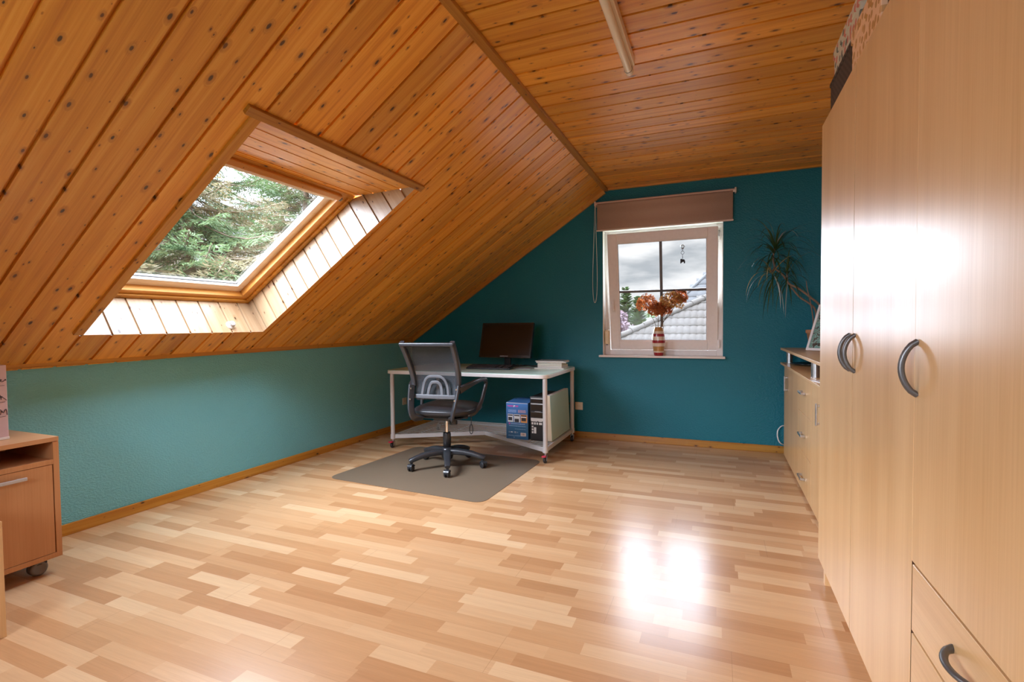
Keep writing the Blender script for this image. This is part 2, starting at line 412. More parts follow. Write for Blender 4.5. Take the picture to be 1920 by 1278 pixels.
def woven(name, c0, c1, n=170.0):
    t = NT(name); sp = t.N('ShaderNodeSeparateXYZ'); t.L(t.obj(), sp.inputs[0])
    a = t.math('SINE', t.math('MULTIPLY', t.math('ADD', sp.outputs[0], sp.outputs[1]), n)); b = t.math('SINE', t.math('MULTIPLY', sp.outputs[2], n*1.3))
    f = t.math('MULTIPLY_ADD', t.math('MULTIPLY', a, b), 0.5, 0.5)
    return t.princ(t.mix(f, c0, c1), 0.7, 0.0, t.bump(f, 0.5, 0.002))

M = {}
def materials():
    M['floor'] = laminate_floor()
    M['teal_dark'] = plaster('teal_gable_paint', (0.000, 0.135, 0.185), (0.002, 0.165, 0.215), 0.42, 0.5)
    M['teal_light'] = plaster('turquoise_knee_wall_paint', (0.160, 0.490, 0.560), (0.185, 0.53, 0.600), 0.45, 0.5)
    M['white_wall'] = plaster('white_wall_paint', (0.72, 0.70, 0.66), (0.76, 0.74, 0.70), 0.6, 0.3)
    M['pine_slope'] = pine('pine_boards_slope', SU, (0, 1, 0), 0.157, 1.515)
    M['pine_ceil'] = pine('pine_boards_ceiling', (1, 0, 0), (0, 1, 0), 0.151, 2.198, seed=40.0)
    M['pine_top'] = pine('pine_boards_reveal_top', (0, 1, 0), (1, 0, 0), 0.107, -1.81, seed=80.0)
    M['pine_side'] = pine('pine_boards_reveal_side', SN, SU, 0.118, -0.02, seed=120.0)
    M['pine_bot'] = pine('pine_boards_reveal_bottom', SN, (0, 1, 0), 0.157, 1.515, seed=160.0)
    M['pine_trim_y'] = pine('pine_trim_lengthwise', (0, 1, 0), (1, 0, 1), 0.5, -9.35, dark=0.36, seed=200.0)
    M['pine_trim_x'] = pine('pine_trim_crosswise', (1, 0, 0), (0, 1, 1), 0.5, -9.35, dark=0.30, seed=210.0)
    M['pine_trim_s'] = pine('pine_trim_sloping', SU, (0, 1, 0), 0.5, -9.35, dark=0.36, seed=220.0)
    M['pine_base_y'] = pine('pine_skirting_lengthwise', (0, 1, 0), (1, 0, 1), 0.5, -9.35, dark=0.36, seed=230.0)
    M['pine_base_x'] = pine('pine_skirting_crosswise', (1, 0, 0), (0, 1, 1), 0.5, -9.35, dark=0.40, seed=240.0)
    M['window_wood'] = beech('lacquered_roof_window_wood', 1, (0.48, 0.20, 0.035), (0.60, 0.28, 0.065), 0.3)
    M['sash_wood'] = beech('pale_weathered_sash_wood', 1, (0.70, 0.60, 0.51), (0.82, 0.73, 0.64), 0.35)
    M['beech_v'] = beech('beech_laminate_upright', 2, (0.60, 0.350, 0.145), (0.75, 0.49, 0.240), 0.30)
    M['beech_h'] = beech('beech_laminate_lengthwise', 1, (0.60, 0.350, 0.145), (0.75, 0.49, 0.240), 0.30)
    M['beech_x'] = beech('beech_laminate_crosswise', 0, (0.60, 0.350, 0.145), (0.75, 0.49, 0.240), 0.30)
    M['beech_red_v'] = beech('reddish_beech_upright', 2, (0.46, 0.20, 0.075), (0.58, 0.29, 0.125), 0.34)
    M['beech_red_h'] = beech('reddish_beech_lengthwise', 1, (0.50, 0.235, 0.10), (0.62, 0.34, 0.165), 0.34)
    M['pvc'] = plain('white_window_plastic', (0.80, 0.76, 0.72), 0.35)
    M['white_paint'] = plain('white_reveal_paint', (0.82, 0.80, 0.77), 0.5)
    M['sill'] = plain('pale_stone_sill', (0.72, 0.64, 0.58), 0.3, var=0.12, vscale=12)
    M['muntin'] = plain('bronze_glazing_bar', (0.10, 0.085, 0.07), 0.4)
    M['glass'] = glass_pane('window_glass')
    M['seal'] = plain('black_rubber_seal', (0.02, 0.02, 0.02), 0.5)
    M['black'] = plain('black_plastic', (0.018, 0.018, 0.020), 0.38)
    M['chair_black'] = plain('charcoal_chair_plastic', (0.030, 0.031, 0.035), 0.28, spec=0.6)
    M['leather'] = plain('black_leatherette', (0.020, 0.020, 0.022), 0.33, var=0.3, vscale=160, bump=0.08)
    M['grey_plastic'] = plain('grey_lumbar_plastic', (0.115, 0.12, 0.13), 0.4)
    M['mesh'] = sheer('charcoal_mesh_fabric', (0.045, 0.048, 0.055), 0.68)
    M['chrome'] = plain('chrome', (0.75, 0.74, 0.72), 0.14, 1.0, var=0.02)
    M['steel'] = plain('brushed_steel', (0.55, 0.55, 0.55), 0.32, 1.0, var=0.06)
    M['silver'] = plain('silver_lacquer', (0.50, 0.48, 0.46), 0.40, 0.15)
    M['handle_grey'] = plain('satin_grey_handle', (0.30, 0.30, 0.30), 0.33, 0.85)
    M['gunmetal'] = plain('dark_satin_bow_handle', (0.12, 0.115, 0.11), 0.36, 0.55)
    M['desk_top'] = plain('mint_white_glass_top', (0.62, 0.86, 0.76), 0.25, var=0.02, spec=0.25)
    M['desk_edge'] = plain('white_desk_edge', (0.74, 0.72, 0.70), 0.3)
    M['desk_leg'] = plain('light_grey_desk_leg', (0.55, 0.52, 0.50), 0.4)
    M['wire'] = plain('galvanised_wire', (0.55, 0.53, 0.50), 0.35, 0.7)
    M['red'] = plain('red_brake_lever', (0.55, 0.02, 0.05), 0.35)
    M['screen'] = plain('glossy_dark_screen', (0.008, 0.006, 0.005), 0.16, spec=0.5)
    M['bezel'] = plain('black_glossy_bezel', (0.014, 0.012, 0.012), 0.2)
    M['label_grey'] = plain('pale_grey_lettering', (0.55, 0.55, 0.55), 0.4)
    M['key'] = plain('black_keycaps', (0.05, 0.05, 0.055), 0.35)
    M['white_card'] = plain('white_card', (0.80, 0.79, 0.77), 0.5)
    M['paper'] = plain('paper_block', (0.70, 0.66, 0.58), 0.7, var=0.15, vscale=90)
    M['cover_grey'] = plain('grey_printed_cover', (0.42, 0.45, 0.47), 0.3, var=0.5, vscale=25)
    M['cover_yellow'] = plain('pale_yellow_paper', (0.75, 0.70, 0.38), 0.6)
    M['box_blue'] = None
    M['mat'] = sheer('translucent_grey_mat', (0.24, 0.175, 0.115), 0.70, 0.36)
    M['outlet'] = plain('cream_outlet_plastic', (0.82, 0.74, 0.58), 0.35)
    M['blind'] = plain('taupe_blind_fabric', (0.46, 0.345, 0.275), 0.75, var=0.08, vscale=120)
    M['blind_rail'] = plain('pale_blind_rail', (0.68, 0.56, 0.50), 0.4)
    M['cord'] = plain('off_white_cord', (0.70, 0.66, 0.60), 0.6)
    M['winder'] = plain('yellowed_winder_plastic', (0.76, 0.64, 0.42), 0.4)
    M['terracotta'] = plain('terracotta', (0.48, 0.24, 0.12), 0.75)
    M['stem'] = plain('grey_brown_stem', (0.22, 0.15, 0.10), 0.7, var=0.3, vscale=80)
    M['dragon_leaf'] = leafmat('dragon_tree_leaf', (0.018, 0.045, 0.012), (0.07, 0.12, 0.03), 0.3, 0.12)
    M['dragon_dry'] = leafmat('yellowing_dragon_tree_leaf', (0.30, 0.24, 0.06), (0.50, 0.42, 0.22), 0.4, 0.2)
    M['dragon_pale'] = leafmat('pale_sheen_dragon_tree_leaf', (0.40, 0.42, 0.40), (0.55, 0.56, 0.52), 0.35, 0.1)
    M['hyd_red'] = leafmat('dried_rust_petals', (0.40, 0.095, 0.022), (0.62, 0.21, 0.055), 0.7, 0.5)
    M['hyd_tan'] = leafmat('dried_tan_petals', (0.42, 0.20, 0.05), (0.64, 0.35, 0.10), 0.7, 0.5)
    M['dry_stem'] = plain('dry_flower_stem', (0.10, 0.06, 0.03), 0.8)
    M['lamp_cream'] = plain('cream_lamp_tube', (0.84, 0.80, 0.72), 0.16, var=0.02)
    M['lamp_white'] = plain('white_lamp_cap', (0.80, 0.76, 0.70), 0.4)
    M['brown_weave'] = woven('dark_brown_weave', (0.020, 0.012, 0.010), (0.085, 0.055, 0.045))
    M['floral_white'] = floral('white_floral_print', (0.62, 0.60, 0.50), (0.60, 0.20, 0.16), (0.14, 0.17, 0.15), 25.0)
    M['floral_peach'] = floral('peach_printed_card', (0.80, 0.52, 0.32), (0.50, 0.26, 0.08), (0.62, 0.33, 0.13), 30.0)
    M['pink'] = plain('pale_pink_card', (0.66, 0.50, 0.53), 0.5)
    M['ink'] = plain('dark_printed_ornament', (0.06, 0.035, 0.045), 0.5)
    M['caster_grey'] = plain('grey_caster_disc', (0.17, 0.16, 0.16), 0.35)
    M['roof_tile'] = plain('beige_grey_roof_tile', (0.0185, 0.0143, 0.0105), 0.85, var=0.25, vscale=3)
    M['roof_dark'] = plain('slate_grey_roof_tile', (0.0105, 0.010, 0.010), 0.8, var=0.2, vscale=3)
    M['render'] = plain('pale_house_render', (0.66, 0.62, 0.55), 0.9)
    M['ground'] = plain('garden_ground', (0.24, 0.26, 0.17), 0.95, var=0.4, vscale=2)
    M['spruce'] = leafmat('spruce_needles', (0.034, 0.064, 0.026), (0.115, 0.165, 0.060), 0.6, 0.3)
    M['spruce_brown'] = leafmat('dry_spruce_needles', (0.095, 0.075, 0.042), (0.19, 0.16, 0.085), 0.7, 0.3)
    M['bark'] = plain('grey_brown_bark', (0.12, 0.085, 0.06), 0.9, var=0.4, vscale=14)
    M['purple_leaf'] = leafmat('purple_plum_leaf', (0.042, 0.018, 0.026), (0.078, 0.040, 0.050), 0.6, 0.3)
    M['lime_leaf'] = leafmat('yellow_green_leaf', (0.08, 0.10, 0.015), (0.17, 0.19, 0.04), 0.6, 0.4)
    M['green_leaf'] = leafmat('mid_green_leaf', (0.022, 0.045, 0.014), (0.06, 0.09, 0.028), 0.6, 0.3)
materials()

# ------------------------------------------------------------------ the room
D = 5.235; YR = -1.30; XR = 1.06; ZC = 2.615
SHEAR = 0.024
def SL(u, y, d=0.0):
    return SO + SU*u + SN*d + Vector((0, y - SHEAR*(u + 2.28), 0))
def XL(y): return -3.565 + (y - 1.4)*0.0235
BOARD_V = Vector((0, 1, 0)) + SU*SHEAR
BOARD_V0 = 1.502 - SHEAR*2.28 + SHEAR*SO.dot(SU)
M['pine_slope'] = pine('pine_boards_slope', SU, BOARD_V, 0.157, BOARD_V0)
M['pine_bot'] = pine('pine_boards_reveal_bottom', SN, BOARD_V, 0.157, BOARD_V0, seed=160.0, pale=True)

def groove_profile(a, b, v0, w, gap=0.016, dep=0.013):
    """[(v, depth)] of tongue-and-groove boards between a and b, joints at v0 + k*w"""
    pts = []; k = math.floor((a - v0)/w) - 1; e = 1e-5
    while v0 + k*w < b + w:
        j = v0 + k*w; h = gap/2
        pts += [(j-h, 0.0), (j-h+0.0012, dep), (j+h-0.0012, dep), (j+h, 0.0)]; k += 1
    out = []
    for (p, q) in zip(pts, pts[1:]):
        if q[0] <= a or p[0] >= b: continue
        def at(v): return p[1] + (q[1]-p[1])*(v-p[0])/max(q[0]-p[0], 1e-9)
        lo, hi = max(a, p[0]), min(b, q[0])
        if not out: out.append((lo, at(lo)))
        out.append((hi, at(hi)))
    return out
def boards(mb, fn, a, b, v0, w, u_of, gap=0.016, dep=0.013):
    """fn(u, v, depth)->point; u_of(v)->(u0,u1)"""
    P = groove_profile(a, b, v0, w, gap, dep)
    for (va, da), (vb, db) in zip(P, P[1:]):
        ua0, ua1 = u_of(va); ub0, ub1 = u_of(vb)
        mb.quad(fn(ua0, va, da), fn(ub0, vb, db), fn(ub1, vb, db), fn(ua1, va, da))

def build_shell():
    mb = MB(); mb.box(-4.0, 1.4, YR-0.3, D+0.3, -0.12, 0.0); struct(mb.build('floor', M['floor']), 'pale beech strip laminate floor', 'floor')
    # gable wall with window opening
    x0, x1, z0, z1 = -1.112, 0.050, 0.873, 2.190
    mb = MB(); mb.box(-4.0, x0, D, D+0.3, -0.1, 3.0); mb.box(x1, 1.4, D, D+0.3, -0.1, 3.0); mb.box(x0, x1, D, D+0.3, -0.1, z0); mb.box(x0, x1, D, D+0.3, z1, 3.0)
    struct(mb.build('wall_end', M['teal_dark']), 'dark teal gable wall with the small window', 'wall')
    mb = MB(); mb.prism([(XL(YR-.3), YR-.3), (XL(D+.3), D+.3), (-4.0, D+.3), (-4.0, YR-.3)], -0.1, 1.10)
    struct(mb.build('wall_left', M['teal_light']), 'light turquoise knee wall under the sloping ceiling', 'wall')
    mb = MB(); mb.box(XR, XR+0.3, YR-.3, D+.3, -0.1, 3.0); struct(mb.build('wall_right', M['white_wall']), 'white wall behind the wardrobe and sideboard', 'wall')
    # rear wall (behind the camera) with a window added to let in fill light
    a, b, c, d = -2.30, -0.50, 0.90, 2.25
    mb = MB(); mb.box(-4.0, a, YR-.3, YR, -0.1, 3.0); mb.box(b, 1.4, YR-.3, YR, -0.1, 3.0); mb.box(a, b, YR-.3, YR, -0.1, c); mb.box(a, b, YR-.3, YR, d, 3.0)
    struct(mb.build('wall_rear', M['white_wall']), 'white wall behind the camera', 'wall')
    mb = MB(); f = 0.06
    for bx in ((a, a+f, c, d), (b-f, b, c, d), (a, b, c, c+f), (a, b, d-f, d), ((a+b)/2-.04, (a+b)/2+.04, c, d)): mb.box(bx[0], bx[1], YR-.12, YR-.06, bx[2], bx[3])
    w = struct(mb.build('fill_window', M['pvc']), 'white window added for fill light in the unseen wall behind the camera', 'window')
    MB().box(a+f, b-f, YR-.094, YR-.088, c+f, d-f).build('pane', M['glass'], w)  # pane of the added fill window
    portal('fill_daylight_rear', ((a+b)/2, YR-.30, (c+d)/2), (1, 0, 0), (0, 0, 1), b-a, d-c)   # +x cross +z = -y ; shines +y
    # flat ceiling boards
    mb = MB(); boards(mb, lambda u, v, d: Vector((u, v, ZC + d)), YR-.05, D+.02, 2.198, 0.151, lambda v: (-1.085, XR+.02))
    mb.box(-1.2, 1.4, YR-.3, D+.3, ZC+.06, ZC+.12)
    struct(mb.build('ceiling', M['pine_ceil']), 'flat knotty pine board ceiling', 'ceiling')
    # sloping ceiling boards with the roof-window opening
    yl, yr, ub, ut = 1.656, 2.865, -2.618, -0.880
    fn = lambda u, v, d: SL(u, v, d)
    mb = MB(); bottom, top = -3.02, 0.004
    boards(mb, fn, YR-.1, yl, 1.502, 0.157, lambda v: (bottom, top))
    boards(mb, fn, yl, yr, 1.502, 0.157, lambda v: (bottom, ub))
    boards(mb, fn, yl, yr, 1.502, 0.157, lambda v: (ut, top))
    boards(mb, fn, yr, D+.1, 1.502, 0.157, lambda v: (bottom, top))
    struct(mb.build('ceiling_slope', M['pine_slope']), 'sloping knotty pine board ceiling with the roof window', 'ceiling')
    # reveals
    dd = 0.29; ut2 = -1.345
    mb = MB()
    boards(mb, lambda u, v, d: SL(ub - d, v, u), yl, yr, 1.502, 0.157, lambda v: (0.0, dd), 0.012, 0.010)
    o = struct(mb.build('trim_1', M['pine_bot']), 'sunlit pine boards lining the bottom of the roof-window recess', 'window reveal')
    mb = MB()
    n = 5; w = 1.0/n
    def top(u, v, d):
        p = SL(ut + (ut2-ut)*v, u, dd*v); return p + Vector((0, 0, d))
    boards(mb, top, 0.0, 1.0, 0.06, 0.2, lambda v: (yl-.012, yr+.012), 0.018, 0.007)
    M['pine_top'] = pine('pine_boards_reveal_top', (0, 1, 0), (-1, 0, 0), 0.107, -(SL(ut, 0).x) + 0.06*0.53, seed=80.0)
    struct(mb.build('trim_2', M['pine_top']), 'pine boards lining the top of the roof-window recess', 'window reveal')
    mb = MB()
    def dmax(u): return dd if u <= ut2 else max(0.0, dd*(ut-u)/(ut-ut2))
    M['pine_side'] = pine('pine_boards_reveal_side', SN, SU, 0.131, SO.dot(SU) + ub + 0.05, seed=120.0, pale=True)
    for y, sgn in ((yr, 1), (yl, -1)):
        mb = MB()
        boards(mb, lambda u, v, d, y=y, sgn=sgn: SL(v, y + sgn*d, u), ub, ut-1e-4, ub + 0.05, 0.131, lambda v: (0.0, dmax(v)), 0.013, 0.011)
        struct(mb.build('trim_3' if sgn > 0 else 'trim_4', M['pine_side']), 'bright pine boards lining the %s side of the roof-window recess' % ('far' if sgn > 0 else 'near'), 'window reveal')
    # battens
    def sbox(mb, u0, u1, y0, y1, d0, d1):
        P = [SL(u, y, d) for u in (u0, u1) for y in (y0, y1) for d in (d0, d1)]
        mb.add(P, [(0, 1, 3, 2), (4, 6, 7, 5), (0, 4, 5, 1), (2, 3, 7, 6), (0, 2, 6, 4), (1, 5, 7, 3)]); return mb
    struct(sbox(MB(), ut-.022, ut+.022, yl-.085, yr+.045, -.020, .004).build('trim_5', M['pine_trim_y'], bevel=.002), 'pine batten along the top edge of the roof-window recess', 'trim')
    struct(sbox(MB(), ub+.02, ut-.022, yl-.046, yl+.002, -.014, .004).build('trim_6', M['pine_trim_s'], bevel=.002), 'pine batten along the near edge of the roof-window recess', 'trim')
    struct(MB().box(-1.098, -1.050, YR, D, ZC-.022, ZC+.01).build('trim_7', M['pine_trim_y'], bevel=.002), 'pine batten covering the joint between slope and flat ceiling', 'trim')
    struct(MB().box(-1.06, XR, D-.030, D+.01, ZC-.016, ZC+.01).build('trim_8', M['pine_trim_x'], bevel=.002), 'thin pine moulding between flat ceiling and gable wall', 'trim')
    P = MB()
    for i in range(1):
        vs = []
        for u in (-2.90, -0.02):
            for yy in (D-.030, D+.01):
                for d in (-.036, .006):
                    p = SL(u, 0, d); p.y = yy; vs.append(p)
        P.add(vs, [(0, 1, 3, 2), (4, 6, 7, 5), (0, 4, 5, 1), (2, 3, 7, 6), (0, 2, 6, 4), (1, 5, 7, 3)])
    struct(P.build('trim_9', M['pine_trim_s'], bevel=.002), 'pine moulding between sloping ceiling and gable wall', 'trim')
    vs = []
    for y, t, z in ((YR, .065, 1.000), (D, .030, 1.020)):
        x = XL(y); zs = lambda X: SO.z - 0.652*(SO.x - X)
        vs += [Vector((x-.01, y, z)), Vector((x+t, y, z)), Vector((x+t, y, zs(x+t)+.004)), Vector((x-.01, y, zs(x-.01)+.004))]
    mb = MB(); mb.add(vs, [(0, 1, 5, 4), (1, 2, 6, 5), (2, 3, 7, 6), (3, 0, 4, 7), (3, 2, 1, 0), (4, 5, 6, 7)])
    struct(mb.build('trim_10', M['pine_trim_y'], bevel=.002), 'pine batten between knee wall and sloping ceiling', 'trim')
    # skirting boards
    mb = MB(); mb.prism([(XL(YR), YR), (XL(D), D), (XL(D)+.014, D), (XL(YR)+.014, YR)], 0.0, 0.067)
    struct(fix_normals(mb.build('baseboard_left', M['pine_base_y'], bevel=.003)), 'pine skirting board along the turquoise knee wall', 'baseboard')
    mb = MB(); mb.box(XL(D)+.014, XR, D-.014, D, 0.0, 0.067)
    struct(mb.build('baseboard_end', M['pine_base_x'], bevel=.003), 'pine skirting board along the teal gable wall', 'baseboard')

def build_roof_window():
    yl, yr, ub, ut = 1.690, 2.825, -2.602, -1.338
    def ring(mb, u0, u1, y0, y1, w, d0, d1):
        def sb(a, b, c, d):
            P = [SL(u, y, q) for u in (a, b) for y in (c, d) for q in (d0, d1)]
            mb.add(P, [(0, 1, 3, 2), (4, 6, 7, 5), (0, 4, 5, 1), (2, 3, 7, 6), (0, 2, 6, 4), (1, 5, 7, 3)])
        sb(u0, u0+w, y0, y1); sb(u1-w, u1, y0, y1); sb(u0+w, u1-w, y0, y0+w); sb(u0+w, u1-w, y1-w, y1); return mb
    mb = ring(MB(), ub-.10, ut+.10, yl-.10, yr+.10, .148, .285, .40)
    win = struct(mb.build('window_2', M['window_wood'], bevel=.003), 'roof window in the sloping ceiling with spruce branches outside', 'window')
    mb = ring(MB(), ub-.02, ut+.02, yl-.04, yr+.04, .034, .270, .290)
    mb.build('frame_lining', M['pine_trim_y'], win, bevel=.003)
    sash = ring(MB(), ub+.040, ut-.040, yl+.036, yr-.036, .070, .330, .367).build('sash', M['sash_wood'], win, bevel=.003)
    ring(MB(), ub+.105, ut-.105, yl+.098, yr-.098, .010, .352, .358).build('seal', M['seal'], sash)
    ring(MB(), ub+.090, ut-.090, yl+.083, yr-.083, .018, .372, .376).build('aluminium_bead', M['steel'], sash)
    mb = MB(); mb.add([SL(u, y, .364) for u, y in ((ub+.1, yl+.09), (ub+.1, yr-.09), (ut-.1, yr-.09), (ut-.1, yl+.09))], [(0, 1, 2, 3)])
    mb.build('pane', M['glass'], win)
    # ventilation bar along the head of the window
    def bar(u, d, r, y0, y1, name, m, par, w=None):
        mb = MB()
        P = [SL(a, y, q) for a in (u-r, u+r) for y in (y0, y1) for q in (d-r*.8, d+r*.8)]
        mb.add(P, [(0, 1, 3, 2), (4, 6, 7, 5), (0, 4, 5, 1), (2, 3, 7, 6), (0, 2, 6, 4), (1, 5, 7, 3)])
        return mb.build(name, m, par, bevel=.008)
    b = bar(-1.362, .268, .022, yl+.01, yr-.075, 'ventilation_bar', M['window_wood'], win)
    bar(-1.405, .300, .020, yl+.01, yr-.075, 'ventilation_flap', M['sash_wood'], win)
    for y in (yl+.30, yr-.42):
        bar(-1.366, .256, .008, y, y+.014, 'bracket', M['seal'], b)
    bar(-1.372, .262, .016, yr-.078, yr-.058, 'end_bracket', M['gunmetal'], b)
    portal('daylight_roof_window', SL((ub+ut)/2, (yl+yr)/2, .42), SU, (0, 1, 0), ut-ub-.12, yr-yl-.1)

def build_gable_window():
    x0, x1, z0, z1 = -1.112, 0.050, 0.893, 2.190
    mb = MB(); t = .004
    mb.box(x0, x0+t, D-.002, D+.30, z0, z1); mb.box(x1-t, x1, D-.002, D+.30, z0, z1); mb.box(x0+t, x1-t, D-.002, D+.30, z1-t, z1)
    mb.box(x0+t, x1-t, D+.15, D+.30, z0-.02, z0)
    win = struct(mb.build('window_1', M['white_paint']), 'small white window in the teal gable wall, sash tilted inwards', 'window')
    MB().rbox(-1.146, 0.071, D-.055, D+.10, .873, .894, .003).build('sill', M['sill'], win)
    mb = MB(); ya, yb = D+.090, D+.165; w = .056
    for b in ((x0+t, x0+w, z0, z1-t), (x1-w, x1-t, z0, z1-t), (x0+w, x1-w, z0, z0+.052), (x0+w, x1-w, z1-w-.004, z1-t)): mb.box(b[0], b[1], ya, yb, b[2], b[3])
    mb.build('frame', M['pvc'], win, bevel=.004)
    # tilted sash, local (x, depth, height) about its bottom edge
    a = math.atan2(0.200, 1.18)
    Rm = Matrix.Translation((0, D+.098, .946)) @ Matrix.Rotation(a, 4, 'X')
    H = 1.200; sx0, sx1 = -1.046, 0.005
    mb = MB(); m = .093; T = .062
    for b in ((sx0, sx0+m, 0, H), (sx1-m, sx1, 0, H), (sx0+m, sx1-m, 0, m), (sx0+m, sx1-m, H-m, H)): mb.box(b[0], b[1], 0, T, b[2], b[3], Rm)
    sash = mb.build('sash', M['pvc'], win, bevel=.005)
    mb = MB(); g = .012
    for b in ((sx0+m-g, sx0+m+g, m-g, H-m+g), (sx1-m-g, sx1-m+g, m-g, H-m+g), (sx0+m, sx1-m, m-g, m+g), (sx0+m, sx1-m, H-m-g, H-m+g)): mb.box(b[0], b[1], .004, .014, b[2], b[3], Rm)
    mb.build('glazing_bead', M['pvc'], sash, bevel=.003)
    mb = MB(); g = .004
    for b in ((sx0+m+.008, sx0+m+.014, m+.008, H-m-.008), (sx1-m-.014, sx1-m-.008, m+.008, H-m-.008), (sx0+m+.008, sx1-m-.008, m+.008, m+.014), (sx0+m+.008, sx1-m-.008, H-m-.014, H-m-.008)): mb.box(b[0], b[1], .010, .018, b[2], b[3], Rm)
    mb.build('seal', M['seal'], sash)
    MB().box(sx0+m, sx1-m, .026, .030, m, H-m, Rm).build('pane', M['glass'], win)
    gx = (sx0+sx1)/2 - .002
    MB().box(gx-.013, gx+.013, .016, .040, m, H-m, Rm).build('glazing_bar', M['muntin'], win)
    MB().box(sx0+m, sx1-m, .016, .040, .595, .619, Rm).build('glazing_bar', M['muntin'], win)
    # lever handle on the left stile
    mb = MB(); mb.rbox(sx0+.030, sx0+.058, -.012, 0, .40, .47, .006, 3, Rm); mb.cyl(Rm @ Vector((sx0+.044, -.012, .435)), Rm @ Vector((sx0+.044, -.045, .435)), .010)
    mb.rbox(sx0+.033, sx0+.055, -.056, -.038, .425, .535, .007, 3, Rm); mb.build('handle', M['pvc'], win)
    for z in (.97, 2.02):
        MB().rbox(x1-.050, x1-.026, D+.060, D+.092, z, z+.085, .005, 3).build('hinge', M['pvc'], win)
    MB().rbox(x1-.046, x1-.030, D+.050, D+.092, 2.06, 2.12, .003, 2).build('tilt_stay', M['steel'], win)
    portal('daylight_gable_window', ((x0+x1)/2, D+.29, (z0+z1)/2), (-1, 0, 0), (0, 0, 1), x1-x0-.02, z1-z0-.02)

build_shell(); build_roof_window(); build_gable_window()

# ------------------------------------------------------------------ wardrobe, sideboard, cabinet
def bow(mb, p0, p1, out, bulge, w=.014, h=.010, n=14):
    """bow handle: circular-ish arc from p0 to p1 bulging along out, thicker at its feet"""
    p0 = Vector(p0); p1 = Vector(p1); out = Vector(out); pts = []; sc = []
    for i in range(n+1):
        t = i/n; k = math.sin(PI*t)**0.62
        pts.append(p0.lerp(p1, t) + out*(bulge*k)); sc.append((1.0, 1.0 + 0.9*(1-k)))
    pr = [(w/2*math.cos(a)*1.0, h/2*math.sin(a)) for a in [2*PI*i/12 for i in range(12)]]
    return mb.sweep(pts, pr, (p1-p0).cross(out), sc)

def build_wardrobe():
    xf, z0, z1 = .455, .078, 2.140; y = [2.772, 2.150, 1.530, 0.905]; xb = 1.045
    t = thing('wardrobe', 'tall beech wardrobe with three doors and bow handles', 'wardrobe', (xf, y[0], 0))
    mb = MB(); s = .019; xd = xf + .018
    mb.box(xd+.003, xb, y[3]+.002, y[3]+s, z0, z1-.002); mb.box(xd+.003, xb, y[0]-s, y[0]-.002, z0, z1-.002)
    mb.box(xd+.003, xb, y[3]+s, y[0]-s, z1-s, z1-.002); mb.box(xd+.003, xb, y[3]+s, y[0]-s, z0, z0+s); mb.box(xb-.008, xb, y[3]+s, y[0]-s, z0+s, z1-s)
    for q in (y[1], y[2]): mb.box(xd+.060, xb-.008, q-.009, q+.009, z0+s, z1-s)
    mb.build('carcass', M['beech_v'], t, True)
    mb = MB(); mb.box(xd+.05, xb-.02, y[3]+.02, y[0]-.14, 0, z0)
    mb.build('plinth', M['beech_h'], t, True)
    for q in (y[0]-.10,):
        MB().box(.464, .490, q-.022, q+.012, 0, z0).build('foot', M['beech_v'], t, True)
    g = .0022; out = (-1, 0, 0); seam_brown = plain('dark_brown_seam_shade', (.07, .028, .012), .5)
    def door(ya, yb, za, zb, hy, hz, ga=.0022, gb=.0022):
        d = MB().rbox(xf, xd, ya+ga, yb-gb, za+g, zb-g, .0005, 1).build('door', M['beech_v'], t, True)
        bow(MB(), (xf, hy, hz-.066), (xf, hy, hz+.066), out, .033, .015, .010).build('handle', M['gunmetal'], d, True)
        MB().box(xf+.0006, xd, ya+ga-.0002, ya+ga+.0008, za+g, zb-g).build('seam_shade', seam_brown, d, True)  # dark strip that colours in the shade of the gap between doors
    door(y[1], y[0], z0, z1, y[1]+.040, 1.103)
    door(y[2], y[1], z0, z1, y[1]-.036, 1.103, .0004)
    door(y[3], y[2], .612, z1, y[2]-.018, 1.100, .0022, .0002)
    for za, zb in ((.437, .609), (z0, .434)):
        d = MB().rbox(xf, xd, y[3]+g, y[2]-g-.003, za+g, zb-g, .0012, 1).build('drawer', M['beech_h'], t, True)
        hz = .534 if za > .3 else .26
        bow(MB(), (xf, 1.290, hz), (xf, 1.150, hz), out, .033, .015, .010).build('handle', M['gunmetal'], d, True)

